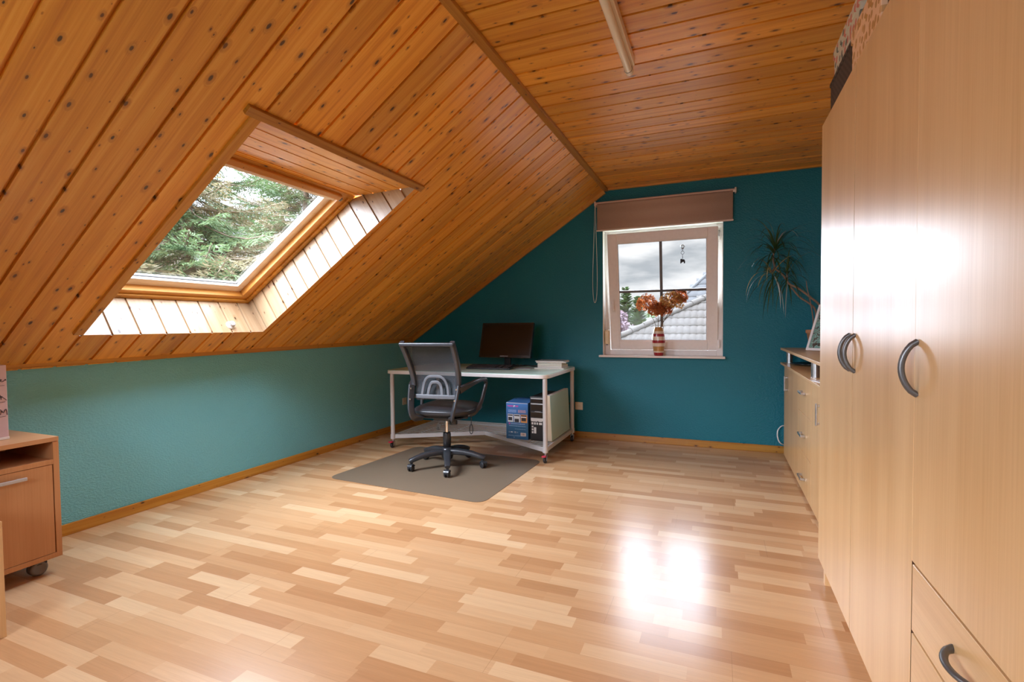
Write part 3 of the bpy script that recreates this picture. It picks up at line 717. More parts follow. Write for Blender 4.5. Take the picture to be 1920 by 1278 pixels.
def build_sideboard():
    xf = .5615; y = [5.105, 4.228, 3.705, 2.85]; xb = 1.04; zt = .833
    t = thing('sideboard', 'low beech sideboard with drawers and a raised shelf, beside the wardrobe', 'sideboard', (xf, y[0], 0))
    xd = xf + .018; s = .018
    mb = MB(); mb.box(xd+.002, xb, y[3], y[3]+s, 0, zt); mb.box(xd+.002, xb, y[0]-s, y[0], 0, zt)
    for q in (y[1], y[2]): mb.box(xd+.002, xb, q-s/2, q+s/2, 0, zt)
    mb.box(xd+.002, xb-.006, y[3]+s, y[0]-s, .03, .03+s); mb.box(xb-.006, xb, y[3]+s, y[0]-s, .03, zt); mb.box(xd+.01, xd+.026, y[3]+s, y[0]-s, 0, .03)
    mb.build('body', M['beech_v'], t, True)
    MB().rbox(.538, 1.05, y[3], 5.190, zt+.001, zt+.020, .002).build('worktop', M['beech_h'], t, True)
    MB().rbox(.538, 1.05, y[3], 5.190, .966, .986, .002).build('raised_shelf', M['beech_h'], t, True)
    for py in (5.09, 3.80):
        for px in (.60, .98):
            mb = MB(); mb.cyl((px, py, zt+.020), (px, py, .966), .026, n=24)
            mb.build('post', M['steel'], t, True)
    g = .0015
    def pull(y0, y1, z0, z1, par):
        mb = MB(); vert = abs(z1-z0) > abs(y1-y0)
        if vert:
            mb.rbox(xf-.030, xf-.020, y0, y1, z0, z1, .003); 
            for z in (z0+.012, z1-.012): mb.rbox(xf-.022, xf, (y0+y1)/2-.005, (y0+y1)/2+.005, z-.006, z+.006, .002)
        else:
            mb.rbox(xf-.030, xf-.020, y0, y1, z0, z1, .003)
            for q in (y0+.008, y1-.008): mb.rbox(xf-.022, xf, q-.007, q+.007, z0, z1, .002)
        mb.build('handle', M['steel'], par, True)
    d = MB().rbox(xf, xd, y[1]+g, y[0]-g, .022, zt-.002, .0012, 1).build('door', M['beech_v'], t, True); pull(4.855, 4.873, .625, .755, d)
    d = MB().rbox(xf, xd, y[3]+g, y[2]-g, .022, zt-.002, .0012, 1).build('door', M['beech_v'], t, True); pull(3.355, 3.373, .610, .740, d)
    for za, zb in ((.022, .298), (.301, .572), (.575, zt-.002)):
        d = MB().rbox(xf, xd, y[2]+g, y[1]-g, za, zb, .0012, 1).build('drawer', M['beech_v'], t, True)
        hz = {.022: .128, .301: .428, .575: .724}[za]; pull(3.93, 4.075, hz-.008, hz+.008, d)

def build_rolling_cabinet():
    xf, xb, ya, yb, z0, z1 = -3.050, -3.50, .86, 1.441, .080, .682
    t = thing('rolling_cabinet', 'reddish beech cabinet on casters with an open slot above its door', 'cabinet', (xf, yb, 0)); s = .024
    mb = MB(); mb.box(xb, xf, yb-s, yb, z0+s, z1-s); mb.box(xb, xf, ya, ya+s, z0+s, z1-s); mb.box(xb, xf, ya, yb, z0, z0+s)
    mb.box(xb, xb+.01, ya+s, yb-s, z0+s, z1-s); mb.box(xb+.01, xf, ya+s, yb-s, .548, .572)
    mb.build('body', M['beech_red_v'], t, True, bevel=.001)
    MB().rbox(xb, xf+.002, ya, yb, z1-s+.002, z1, .001).build('top', M['beech_red_h'], t, True)
    d = MB().rbox(xf-.018, xf-.001, ya+s+.002, yb-s-.004, z0+s+.002, .546, .001).build('door', M['beech_red_v'], t, True)
    mb = MB(); mb.rbox(xf+.014, xf+.024, 1.045, 1.305, .499, .515, .003)
    for q in (1.07, 1.28): mb.box(xf-.001, xf+.016, q-.006, q+.006, .502, .512)
    mb.build('handle', M['silver'], d, True)
    for cx in (xf-.065, xb+.065):
        for cy in (yb-.075, ya+.075):
            mb = MB(); mb.cyl((cx, cy, .055), (cx, cy, z0), .010); mb.rbox(cx-.022, cx+.022, cy-.026, cy+.034, .048, .066, .008, 3)
            c = mb.build('caster', M['black'], t, True)
            for sx in (-1, 1):
                mb = MB().lathe([(0, -.009), (.031, -.009), (.036, -.004), (.036, .004), (.031, .009), (.024, .010), (.022, .0085), (0, .0085)], (cx+sx*.013, cy, .036), 26, Matrix.Rotation(PI/2*sx, 3, 'Y'))
                mb.build('wheel', M['caster_grey'], c, True)

def build_bench():
    xr, y0, y1 = -2.605, .62, 1.040
    t = thing('wooden_bench', 'beech bench end standing in front of the rolling cabinet at the picture edge', 'bench', (xr, y1, 0))
    for x in (xr, xr-.38):
        MB().rbox(x-.022, x, y0, y1, 0, .440, .002).build('side_panel', M['beech_v'], t, True)
    MB().rbox(xr-.402, xr, y0, y1, .440, .462, .002).build('seat', M['beech_x'], t, True)
    MB().rbox(xr-.38, xr-.022, y0+.18, y0+.20, .20, .438, .002).build('stretcher', M['beech_x'], t, True)

build_wardrobe(); build_sideboard(); build_rolling_cabinet(); build_bench()

# ------------------------------------------------------------------ desk
def build_desk():
    x0, x1, y0, y1, zt = -3.070, -1.362, 4.120, 5.095, .780
    t = thing('desk', 'white desk on casters with wire shelf below, in the corner', 'desk', ((x0+x1)/2, (y0+y1)/2, 0))
    cx, cy = (x0+x1)/2, (y0+y1)/2
    pol = [(cx+a, cy+b) for a, b in rrect(x1-x0, y1-y0, .085, 8)]
    MB().prism(pol, zt-.036, zt-.004).build('tabletop', M['desk_edge'], t, True, bevel=.004)
    pol = [(cx+a, cy+b) for a, b in rrect(x1-x0-.006, y1-y0-.006, .083, 8)]
    MB().prism(pol, zt-.0045, zt).build('glass_top', M['desk_top'], t, True, bevel=.001)
    lx = (-3.005, -1.398); ly = (4.160, 5.045)
    for X in lx:
        for Y in ly:
            mb = MB(); mb.cyl((X, Y, .090), (X, Y, zt-.037), .0205, n=24); mb.build('leg', M['desk_leg'], t, True)
            mb = MB(); mb.cyl((X, Y, .066), (X, Y, .092), .009); mb.rbox(X-.016, X+.016, Y-.020, Y+.020, .062, .069, .002)
            for s in (-1, 1):
                mb.prism([(Y-.016, .064), (Y+.016, .064), (Y-.004, .022), (Y-.018, .022)], X+s*.0155-.0015, X+s*.0155+.0015, Matrix(((0, 0, 1, 0), (1, 0, 0, 0), (0, 1, 0, 0), (0, 0, 0, 1))))
            c = mb.build('caster', M['steel'], t, True)
            yw = Y-.010
            mb = MB(); mb.lathe([(0, -.012), (.024, -.012), (.030, -.008), (.0305, 0), (.030, .008), (.024, .012), (0, .012)], (X, yw, .0306), 24, Matrix.Rotation(PI/2, 3, 'Y')); mb.build('wheel', M['black'], c, True)
            if Y < 4.5:
                MB().rbox(X-.018, X+.018, Y-.060, Y-.014, .058, .071, .005, 3, Matrix.Translation((0, 0, 0))).build('brake_lever', M['red'], c, True)
    # lower frame with a front that folds back to the middle
    mid = (-2.200, 4.620); h0, h1 = .094, .132
    def rail(mb, a, b, w=.020):
        a = Vector((*a, 0)); b = Vector((*b, 0)); d = (b-a).normalized(); n = Vector((-d.y, d.x, 0))*(w/2)
        mb.prism([tuple((a+n)[:2]), tuple((a-n)[:2]), tuple((b-n)[:2]), tuple((b+n)[:2])], h0, h1)
    mb = MB()
    rail(mb, (lx[0], ly[0]), mid); rail(mb, mid, (lx[1], ly[0])); rail(mb, (lx[0], ly[1]), (lx[1], ly[1])); rail(mb, (lx[0], ly[0]), (lx[0], ly[1])); rail(mb, (lx[1], ly[0]), (lx[1], ly[1]))
    for X in lx:
        for Y in ly: mb.cyl((X, Y, h0-.004), (X, Y, h1+.004), .024, n=20)
    fix_normals(mb.build('shelf_frame', M['desk_leg'], t, True))
    mb = MB(); y = ly[0] + .03
    while y < ly[1]:
        if y < mid[1]:
            k = (y-ly[0])/(mid[1]-ly[0]); a = lx[0] + (mid[0]-lx[0])*k; b = lx[1] + (mid[0]-lx[1])*k
            mb.cyl((lx[0], y, .131), (a, y, .131), .003, n=6); mb.cyl((b, y, .131), (lx[1], y, .131), .003, n=6)
        else: mb.cyl((lx[0], y, .131), (lx[1], y, .131), .003, n=6)
        y += .046
    for X, Ya in ((-2.80, 4.29), (-2.50, 4.46), (-1.90, 4.45), (-1.60, 4.28)): mb.cyl((X, Ya, .1265), (X, ly[1], .1265), .0035, n=6)
    mb.build('wire_shelf', M['wire'], t, True)
build_desk()

def build_monitor():
    t = thing('computer_monitor', 'black computer monitor standing on the white desk, screen off', 'monitor', (-2.055, 4.87, .780), math.radians(-6))
    R = Matrix.Translation((0, -.055, .095)) @ Matrix.Rotation(math.radians(-14), 4, 'X')
    W, H = .612, .372
    mb = MB(); b = .020
    mb.rbox(-W/2, W/2, -.014, .022, 0, H, .004, 2, R)
    mb.rbox(-W/2+.08, W/2-.08, .022, .048, .05, H-.06, .012, 3, R)
    mb.build('housing', M['bezel'], t)
    mb = MB()
    for q in ((-W/2, W/2, 0, .026), (-W/2, W/2, H-b, H), (-W/2, -W/2+b, .026, H-b), (W/2-b, W/2, .026, H-b)): mb.rbox(q[0], q[1], -.018, -.013, q[2], q[3], .0015, 2, R)
    f = mb.build('bezel', M['bezel'], t)
    MB().box(-W/2+b, W/2-b, -.0152, -.0138, .026, H-b, R).build('screen', M['screen'], t)
    text_mesh('SAMSUNG', .017, 'lettering', M['label_grey'], f, R @ Matrix.Translation((0, -.0185, .013)) @ Matrix.Rotation(PI/2, 4, 'X') @ Matrix.Diagonal((1.25, 1, 1, 1)))
    mb = MB(); mb.rbox(-.036, .036, .000, .030, .006, .20, .008, 3); mb.build('neck', M['black'], t)
    mb = MB(); mb.lathe([(0, 0), (.115, 0), (.120, .003), (.118, .007), (.06, .011), (0, .012)], (0, .01, 0), 40); o = mb.build('base', M['black'], t)
    o.scale = (1.15, .80, 1)

def build_keyboard():
    t = thing('computer_keyboard', 'black keyboard lying on the desk below the monitor', 'keyboard', (-2.100, 4.560, .780), math.radians(2))
    W, Dp = .470, .185
    M1 = Matrix.Translation((0, 0, .0095)) @ Matrix.Rotation(math.radians(7), 4, 'X')
    MB().rbox(-W/2, W/2, -Dp/2, Dp/2, 0.003, .018, .006, 3, M1).build('body', M['black'], t)
    KB = [MB(), MB(), MB()]
    for r in range(6):
        y = -Dp/2 + .016 + r*.0225 + (.006 if r == 5 else 0)
        for c in range(22):
            x = -W/2 + .016 + c*.0203
            if c in (15, 18): continue
            KB[0 if c < 15 else 1 if c < 18 else 2].rbox(x-.0082, x+.0082, y-.009, y+.009, .018, .0245, .002, 1, M1)
    KB[-1].build('key_block', M['key'], t); KB[1].build('key_block', M['key'], t); KB[0].build('key_block', M['key'], t)
    mb = MB(); mb.tube(smooth_path([(-.12, .085, .012), (-.13, .13, .006), (-.05, .19, .005), (.10, .22, .005), (.20, .30, .005), (.28, .38, .006)], 8), .0025, 6); mb.build('cable', M['black'], t)

def build_desk_items():
    tag(MB().rbox(-.11, .11, -.09, .09, 0, .004, .0015).build('mouse_pad', M['cover_grey']), 'thin grey mouse pad beside the keyboard on the desk', 'mouse pad')
    bpy.data.objects['mouse_pad'].location = (-1.815, 4.70, .780)
    mb = MB()
    for i in range(3):
        y = 4.90 + i*.03
        mb.tube(smooth_path([(-2.02+.05*i, 4.93, .80), (-1.93, y, .786), (-1.86, 4.95-.02*i, .788+.004*i), (-1.76, y-.03, .786), (-1.70, 4.97+.02*i, .785), (-1.66, 5.02, .784)], 7), .0035, 6)
    tag(mb.build('monitor_cable', M['black']), 'black cable heap on the desk between monitor and paper stack', 'cable')
    # stack of papers and brochures at the back right of the tabletop
    c = Vector((-1.535, 4.80, 0)); z = .780
    items = [('notepad', .300, .225, .012, 3, 'cover_grey', 'grey notepad, lowest of the paper stack on the desk'),
             ('catalogue', .255, .200, .026, -2, 'cover_yellow', 'thick catalogue second from the bottom in the desk paper stack'),
             ('paperback', .250, .185, .022, 2, 'paper', 'cream paper block in the middle of the desk paper stack'),
             ('magazine', .300, .215, .010, 6, 'white_card', 'white magazine second from the top of the desk paper stack'),
             ('brochure', .292, .210, .008, 1, 'cover_grey', 'glossy printed brochure topmost of the paper stack on the desk')]
    for k, (nm, w, d, h, a, cov, lab) in enumerate(items):
        t = thing(nm, lab, 'book' if nm != 'notepad' else 'notepad', (c.x + (.006 if k % 2 else -.004), c.y + .004*k, z), math.radians(a), 'papers stacked on the desk')
        MB().box(-w/2+.002, w/2-.002, -d/2+.002, d/2-.002, .0012, h-.0012).build('pages', M['paper'], t)
        MB().rbox(-w/2, w/2, -d/2, d/2, h-.0012, h, .0004, 1).build('cover', M[cov], t)
        MB().rbox(-w/2, w/2, -d/2, d/2, 0, .0012, .0004, 1).build('back_cover', M['white_card'], t)
        z += h

def build_under_desk():
    # printed box
    W, Dp, H = .226, .36, .345; x0, y0, z0 = -1.866, 4.385, .1345
    t = thing('shredder_box', 'blue printed cardboard box with product pictures on the wire shelf', 'box', (x0, y0, z0), math.radians(-2))
    nt = NT('blue_printed_cardboard'); sp = nt.N('ShaderNodeSeparateXYZ'); nt.L(nt.obj(), sp.inputs[0])
    f = nt.noise(nt.obj(), 14.0, 4); c = nt.ramp(sp.outputs[2], [(0.0, (.012, .085, .20)), (.12, (.02, .12, .24)), (.20, (.03, .11, .32)), (.345, (.06, .22, .62))])
    c = nt.mix(nt.math('MULTIPLY', f, .5), c, (.10, .24, .42)); M['box_blue'] = nt.princ(c, .35)
    body = MB().rbox(0, W, 0, Dp, 0, H, .0015).build('body', M['box_blue'], t)
    def patch(name, u0, u1, v0, v1, mat, d=.0006, par=body): return MB().box(u0*W, u1*W, -d, .0004, H*(1-v1), H*(1-v0)).build(name, mat, par)
    white = M['white_card']; pk = plain('magenta_print', (.55, .10, .42), .4); lil = plain('pale_blue_print', (.36, .50, .80), .4); or_ = plain('orange_print', (.75, .33, .10), .4); gy = plain('pale_grey_print', (.62, .62, .60), .4); dk = plain('dark_grey_print', (.035, .033, .04), .4); sal = plain('salmon_print', (.70, .40, .42), .4); bl2 = plain('pale_cyan_print', (.30, .48, .66), .4)
    # logo strip
    mb = MB(); mb.prism([(.055*W, H*.925), (.30*W, H*.93), (.345*W, H*.905), (.335*W, H*.885), (.14*W, H*.885), (.07*W, H*.90)], -.0004, .0008, Matrix(((1, 0, 0, 0), (0, 0, 1, -.0006), (0, 1, 0, 0), (0, 0, 0, 1))))
    mb.prism([(.43*W, H*.928), (.57*W, H*.928), (.55*W, H*.888), (.42*W, H*.888)], -.0004, .0008, Matrix(((1, 0, 0, 0), (0, 0, 1, -.0006), (0, 1, 0, 0), (0, 0, 0, 1))))
    mb.build('logo', pk, body)
    MB().prism([(.350*W, H*.932), (.40*W, H*.932), (.425*W, H*.912), (.385*W, H*.905), (.375*W, H*.882), (.345*W, H*.882)], -.0004, .0008, Matrix(((1, 0, 0, 0), (0, 0, 1, -.0006), (0, 1, 0, 0), (0, 0, 0, 1)))).build('logo', white, body)
    def lines(u0, u1, v0, v1, n, mat, seed):
        rnd = random.Random(seed); mb = MB()
        for i in range(n):
            v = v0 + (v1-v0)*i/n; u = u0
            while u < u1 - .01:
                w = min(rnd.uniform(.025, .075), u1-u)
                mb.box(u*W, (u+w)*W, -.0006, .0004, H*(1-v-.55*(v1-v0)/n), H*(1-v)); u += w + .014
        mb.build('print_lines', mat, body)
    lines(.10, .47, .195, .275, 4, lil, 1); lines(.55, .90, .195, .275, 4, sal, 2)
    lines(.22, .86, .565, .60, 2, lil, 3); lines(.14, .90, .63, .66, 1, bl2, 4); lines(.40, .90, .715, .735, 1, bl2, 5); lines(.10, .80, .90, .925, 1, bl2, 6)
    patch('print_spot', .12, .185, .555, .60, pk)
    for k, (u0, u1, bg) in enumerate(((.075, .325, gy), (.36, .645, gy), (.675, .965, or_))):
        p = patch('product_picture', u0, u1, .315, .535, bg); w = u1-u0
        patch('printed_shape', u0+.05*w, u1-.10*w, .335, .365, dk, .0009, p); patch('printed_shape', u0+.02*w, u1-.15*w, .37, .395, white, .0009, p)
        patch('printed_shape', u0+.12*w, u1-.20*w, .40 if k != 1 else .44, .49 if k != 1 else .53, dk, .0009, p)
    bc = patch('barcode', .66, .90, .815, .905, plain('barcode_paper', (.78, .66, .58), .5))
    mb = MB(); rnd = random.Random(8); u = .69
    while u < .87:
        w = rnd.uniform(.008, .02); mb.box(u*W, (u+w)*W, -.0009, .0004, H*(1-.885), H*(1-.83)); u += w + rnd.uniform(.008, .018)
    mb.build('barcode_bars', plain('barcode_ink', (.25, .12, .10), .5), bc)
    F = lambda u, v: Matrix.Translation((u*W, -.0004, H*(1-v))) @ Matrix.Rotation(PI/2, 4, 'X')
    text_mesh('CE', .020, 'mark', white, body, F(.41, .815)); text_mesh('C', .013, 'mark', white, body, F(.52, .815)); 
    patch('mark', .20, .30, .80, .825, white); patch('mark', .13, .145, .795, .83, white)
    text_mesh('20', .016, 'mark', bl2, body, F(.36, .955))
    mb = MB(); mb.add([(0.002, .004, H+.001), (W-.002, .004, H+.001), (W-.004, Dp*.48, H+.012), (.004, Dp*.48, H+.012)], [(0, 1, 2, 3)]); mb.add([(0.002, Dp-.004, H+.001), (W-.002, Dp-.004, H+.001), (W-.004, Dp*.52, H+.016), (.004, Dp*.52, H+.016)], [(0, 3, 2, 1)])
    mb.build('lid_flap', M['box_blue'], t).modifiers.new('thickness', 'SOLIDIFY').thickness = .002
    MB().box(.002, W-.002, -.0003, .004, H-.0045, H-.0005).build('lid_edge', white, body)
    # tower
    W, Dp, H = .143, .46, .412; x0, y0 = -1.620, 4.375
    t = thing('computer_tower', 'black computer tower between blue box and white panel', 'computer', (x0, y0, z0), math.radians(-2))
    MB().rbox(0, W, .012, Dp, 0, H, .004).build('case', M['black'], t)
    fr = MB().rbox(0, W, 0, .014, .006, H, .004).build('front_panel', M['black'], t)
    for z, h in ((.972, .008), (.855, .008), (.520, .026)):
        MB().rbox(.010, W-.006, -.004, .002, H*z-h, H*z, .001).build('trim_strip', M['silver'] if h < .02 else M['white_card'], fr)
    for za, zb in ((.87, .955), (.70, .835), (.54, .66)): MB().rbox(.012, W-.012, -.003, .002, H*za, H*zb, .002).build('drive_bay_cover', M['bezel'], fr)
    MB().rbox(.05, .11, -.006, -.002, H*.665, H*.674, .001).build('eject_slot', M['silver'], fr)
    mb = MB()
    for a in ((.014, .075, .44, .475), (.085, .12, .44, .475), (.016, .034, .37, .42), (.042, .058, .37, .42), (.066, .08, .37, .42), (.018, .034, .30, .34), (.018, .034, .235, .28), (.018, .034, .17, .215), (.040, .062, .17, .31), (.09, .12, .37, .42)):
        mb.box(a[0], a[1], -.0012, .002, H*a[2], H*a[3])
    mb.build('sticker', M['white_card'], fr)
    # leaning panel
    t = thing('leaning_slab', 'cream edged mint white slab leaning beside the black tower', 'slab', (-1.430, 4.385, z0))
    Rm = Matrix.Rotation(math.radians(-2.4), 4, 'Y')
    MB().rbox(-.020, .020, 0, .605, .002, .424, .003, 2, Rm).build('edge', plain('cream_edging', (.70, .60, .44), .4), t)
    MB().rbox(.0195, .0225, .002, .603, .004, .422, .001, 1, Rm).build('face', plain('mint_white_face', (.46, .64, .56), .3), t)
    MB().rbox(-.020, .0195, .002, .603, .421, .4255, .001, 1, Rm).build('top_edge', M['white_card'], t)
    mb = MB(); mb.tube(smooth_path([(-1.50, 4.86, .30), (-1.46, 5.03, .34), (-1.425, 5.10, .40), (-1.41, 5.15, .30), (-1.44, 5.10, .18), (-1.52, 5.02, .142), (-1.62, 4.99, .1395)], 7), .004, 8)
    tag(mb.build('power_cable', M['black']), 'black power cable hanging behind the white slab under the desk', 'cable')

def outlet(loc, rz, label):
    t = thing('wall_outlet', label, 'outlet', loc, rz)
    f = MB().rbox(-.041, .041, -.010, 0, -.041, .041, .003, 2).build('cover_plate', M['outlet'], t)
    mb = MB(); mb.lathe([(.022, -.0005), (.022, .0015), (.0195, .0015), (.0190, -.006), (0, -.006)], (0, -.0105, 0), 28, Matrix.Rotation(PI/2, 3, 'X')); mb.build('socket', M['outlet'], f)
    mb = MB(); 
    for s in (-1, 1): mb.cyl((s*.0095, -.0110, 0), (s*.0095, -.004, 0), .0026, n=10)
    mb.build('contact_hole', M['black'], f)

build_monitor(); build_keyboard(); build_desk_items(); build_under_desk()
outlet((-1.373, D, .341), 0, 'cream wall outlet on the teal wall right of the desk')
outlet((XL(5.05), 5.05, .315), math.radians(90+1.35), 'cream wall outlet on the turquoise wall behind the office chair')

# ------------------------------------------------------------------ office chair
def build_chair():
    t = thing('office_chair', 'black office chair with mesh back on the grey floor mat', 'chair', (-2.155, 3.755, .0035), math.radians(5))
    # star base
    a0 = math.radians(12-5)
    mb = MB(); mb.lathe([(0, .070), (.045, .070), (.050, .085), (.048, .150), (.036, .168), (0, .170)], (0, 0, 0), 28)
    for k in range(5):
        a = a0 + k*2*PI/5; d = Vector((math.cos(a), math.sin(a), 0))
        pts = [d*r + Vector((0, 0, z)) for r, z in ((.030, .128), (.090, .131), (.160, .127), (.225, .116), (.280, .100), (.318, .088), (.332, .084))]
        mb.sweep(pts, rrect(.066, .050, .017, 3), (0, 0, 1), [(1, 1), (1, 1), (.92, .95), (.82, .85), (.74, .78), (.72, .72), (.55, .50)])
    mb.build('star_base', M['chair_black'], t)
    for k in range(5):
        a = a0 + k*2*PI/5; d = Vector((math.cos(a), math.sin(a), 0)); c = d*.312
        rnd = random.Random(k+3); wa = a + rnd.uniform(-1.2, 1.2); Rz = Matrix.Translation((c.x, c.y, 0)) @ Matrix.Rotation(wa, 4, 'Z')
        mb = MB(); mb.cyl((c.x, c.y, .045), (c.x, c.y, .082), .011)
        hood = [(.030*math.cos(b), .031 + .030*math.sin(b)) for b in [math.radians(20 + 140*i/10) for i in range(11)]]
        hood += [(.024*math.cos(b), .031 + .024*math.sin(b)) for b in [math.radians(160 - 140*i/10) for i in range(11)]]
        Q = Rz @ Matrix.Translation((.010, 0, 0)) @ Matrix(((1, 0, 0, 0), (0, 0, 1, 0), (0, 1, 0, 0), (0, 0, 0, 1)))
        mb.prism(hood, -.022, .022, Q); mb.box(-.024+.010, .024+.010, -.004, .004, .026, .052, Rz)
        cs = mb.build('caster', M['chair_black'], t)
        for s in (-1, 1):
            w = MB().lathe([(0, -.008), (.022, -.008), (.026, -.004), (.026, .004), (.022, .008), (0, .008)], (0, 0, 0), 22, Matrix.Rotation(PI/2, 3, 'X'))
            w.v = [tuple(Rz @ Vector((v[0]+.010, v[1]+s*.014, v[2]+.0262))) for v in w.v]; w.build('wheel', M['black'], cs)
    MB().lathe([(0, .160), (.034, .160), (.034, .280), (.030, .296), (0, .298)], (0, 0, 0), 28).build('gas_lift_cover', M['chair_black'], t)
    MB().cyl((0, 0, .290), (0, 0, .420), .0145, n=24).build('gas_lift_column', M['chrome'], t)
    mb = MB(); mb.rbox(-.075, .075, -.11, .11, .412, .447, .010, 3); mb.cyl((.035, .06, .355), (.035, .06, .415), .036, n=24); mb.rbox(-.20, .20, -.03, .0, .425, .447, .004); mb.build('tilt_mechanism', M['chair_black'], t)
    lv = MB().tube(smooth_path([(.06, .03, .430), (.14, .05, .432), (.20, .055, .430), (.205, .055, .40), (.204, .055, .365)], 6), .004, 8).build('height_lever', M['chair_black'], t)
    lp = [(.204 + .017*math.sin(b)*(.55+.45*math.sin(b/2)), .055, .322 + .042*math.cos(b)) for b in [2*PI*i/20 for i in range(20)]]
    MB().tube(lp, .0035, 8, closed=True, up=(0, 1, 0)).build('pull_loop', M['black'], lv)
    # seat cushion
    bm = bmesh.new(); bmesh.ops.create_cube(bm, size=1); bmesh.ops.subdivide_edges(bm, edges=bm.edges[:], cuts=7, use_grid_fill=True)
    for v in bm.verts:
        x, y, z = v.co*2
        p = 3.4; rr = (abs(x)**p + abs(y)**p)**(1/p)
        m = max(abs(x), abs(y)); k = m/rr if rr > 1e-6 else 1
        x *= k; y *= k; e = min(1, (abs(x)**p + abs(y)**p)**(1/p)); sq = math.sqrt(max(0, 1 - abs(z)**2.6*.16*e**6))
        dome = (1 - e**4)*.012 if z > 0 else 0
        edge = (1 - .40*max(0, e-.72)/.28) if abs(z) > .01 else 1
        zz = .495 + z*.046*edge + dome
        if y > .55: zz -= (y-.55)**2*.14
        v.co = Vector((x*.256*(1.03 if abs(z) < .6 else .985), y*.272*(1.03 if abs(z) < .6 else .985)+.045, zz))
    bm.verts.index_update(); mb = MB(); mb.add([v.co.copy() for v in bm.verts], [tuple(v.index for v in f.verts) for f in bm.faces], True); bm.free()
    s = mb.build('seat', M['leather'], t); sb = s.modifiers.new('smooth', 'SUBSURF'); sb.levels = 1; sb.render_levels = 1
    MB().rbox(-.20, .20, -.17, .20, .440, .456, .006, 2).build('seat_pan', M['black'], t)
    # backrest: side profile y(z) and half width w(z)
    Z = [.575, .64, .72, .80, .90, 1.00, 1.080]
    Yp = [-.215, -.205, -.195, -.205, -.245, -.305, -.364]
    Wd = [.190, .207, .216, .222, .230, .235, .238]
    def at(z):
        for i in range(len(Z)-1):
            if z <= Z[i+1] or i == len(Z)-2:
                k = (z-Z[i])/(Z[i+1]-Z[i]); return Yp[i]+(Yp[i+1]-Yp[i])*k, Wd[i]+(Wd[i+1]-Wd[i])*k
    fr = MB()
    for sx in (-1, 1):
        pts = smooth_path([(sx*(Wd[i]-.018), Yp[i], Z[i]) for i in range(2, len(Z))], 4)
        fr.sweep(pts, rrect(.042, .046, .012, 3), (0, 1, 0))
    n = 10
    pts = [(x, at(1.072)[0] - .004*(1-(x/.25)**2), 1.065) for x in [-.232 + .464*i/n for i in range(n+1)]]
    fr.sweep(pts, rrect(.044, .030, .008, 3), (0, 0, 1))
    pts = [(x, at(.632)[0] - .016*(1-(x/.2)**2), .632) for x in [-.195 + .39*i/n for i in range(n+1)]]
    fr.build('backrest_frame', M['chair_black'], t)
    mm = MB(); nx, nz = 14, 22; vs = []
    for j in range(nz+1):
        z = .600 + (1.072-.600)*j/nz; y, w = at(z)
        for i in range(nx+1):
            x = (-1 + 2*i/nx); vs.append((x*(w-.020), y + .030*(1-x*x)-.0, z))
    mm.add(vs, [(j*(nx+1)+i, j*(nx+1)+i+1, (j+1)*(nx+1)+i+1, (j+1)*(nx+1)+i) for j in range(nz) for i in range(nx)], True)
    mm.build('backrest_mesh', M['mesh'], t)
    lb = MB(); lb.sweep(pts, rrect(.014, .036, .006, 3), (0, 0, 1))
    yb = lambda z: at(z)[0] - .014
    def arch(w0, w1, z1, k):
        out = []
        for i in range(17):
            b = PI*i/16; sx = math.copysign(abs(math.cos(b))**.55, math.cos(b)); zz = .640 + (z1-.640)*(math.sin(b)**.60); w = w0 + (w1-w0)*((zz-.640)/(z1-.640)); out.append((sx*w, yb(zz), zz))
        return smooth_path(out, 2)
    lb.sweep(arch(.118, .100, .800, 1), rrect(.022, .008, .003, 3), (0, 1, 0)); lb.sweep(arch(.064, .050, .752, 1), rrect(.026, .010, .004, 3), (0, 1, 0))
    lb.build('lumbar_support', M['grey_plastic'], t)
    # armrests: bracket from under the seat to the backrest, then a loop forward and down to the seat side
    for sx in (-1, 1):
        mb = MB()
        p = smooth_path([(sx*.130, -.190, .446), (sx*.168, -.262, .462), (sx*.188, -.278, .530), (sx*.203, -.250, .630), (sx*.208, -.222, .725)], 5)
        mb.sweep(p, rrect(.024, .058, .010, 3), (sx*.55, -.8, 0))
        p = smooth_path([(sx*.214, -.222, .690), (sx*.255, -.150, .718), (sx*.290, -.040, .744), (sx*.300, .070, .752), (sx*.304, .140, .740), (sx*.303, .168, .705), (sx*.294, .140, .640), (sx*.284, .100, .560), (sx*.262, .050, .492), (sx*.236, .010, .462), (sx*.17, .0, .450)], 5)
        n = len(p); sc = []
        for i in range(n):
            k = i/(n-1); sc.append((1.0 + .35*math.exp(-((k-.30)/.15)**2) + .5*math.exp(-(k/.10)**2), 1.0 + .6*math.exp(-(k/.12)**2)))
        mb.sweep(p, rrect(.042, .026, .010, 3), (sx*.25, 0, 1) if False else (sx, 0, .15), [(b*.9, a) for a, b in sc])
        arm = mb.build('armrest', M['chair_black'], t)
        for q in ((sx*.206, -.243, .700), (sx*.199, -.270, .615)):
            MB().cyl(q, (q[0], q[1]-.010, q[2]-.002), .0075, n=12).build('bolt', M['steel'], arm)
build_chair()

def build_mat():
    pol = [(-2.905, 3.130), (-1.480, 3.045), (-1.445, 4.215), (-2.800, 4.290)]
    P = [Vector((*p, 0)) for p in pol]; out = []
    for i in range(4):
        a, b, c = P[i-1], P[i], P[(i+1) % 4]; d0 = (a-b).normalized(); d1 = (c-b).normalized(); r = .10
        s, e = b + d0*r, b + d1*r
        for k in range(7):
            u = k/6; q = s*(1-u)**2 + b*2*u*(1-u) + e*u*u; out.append((q.x, q.y))
    tag(fix_normals(MB().prism(out, .0008, .0030).build('floor_mat', M['mat'])), 'translucent grey brown floor mat under the office chair', 'floor mat')
build_mat()

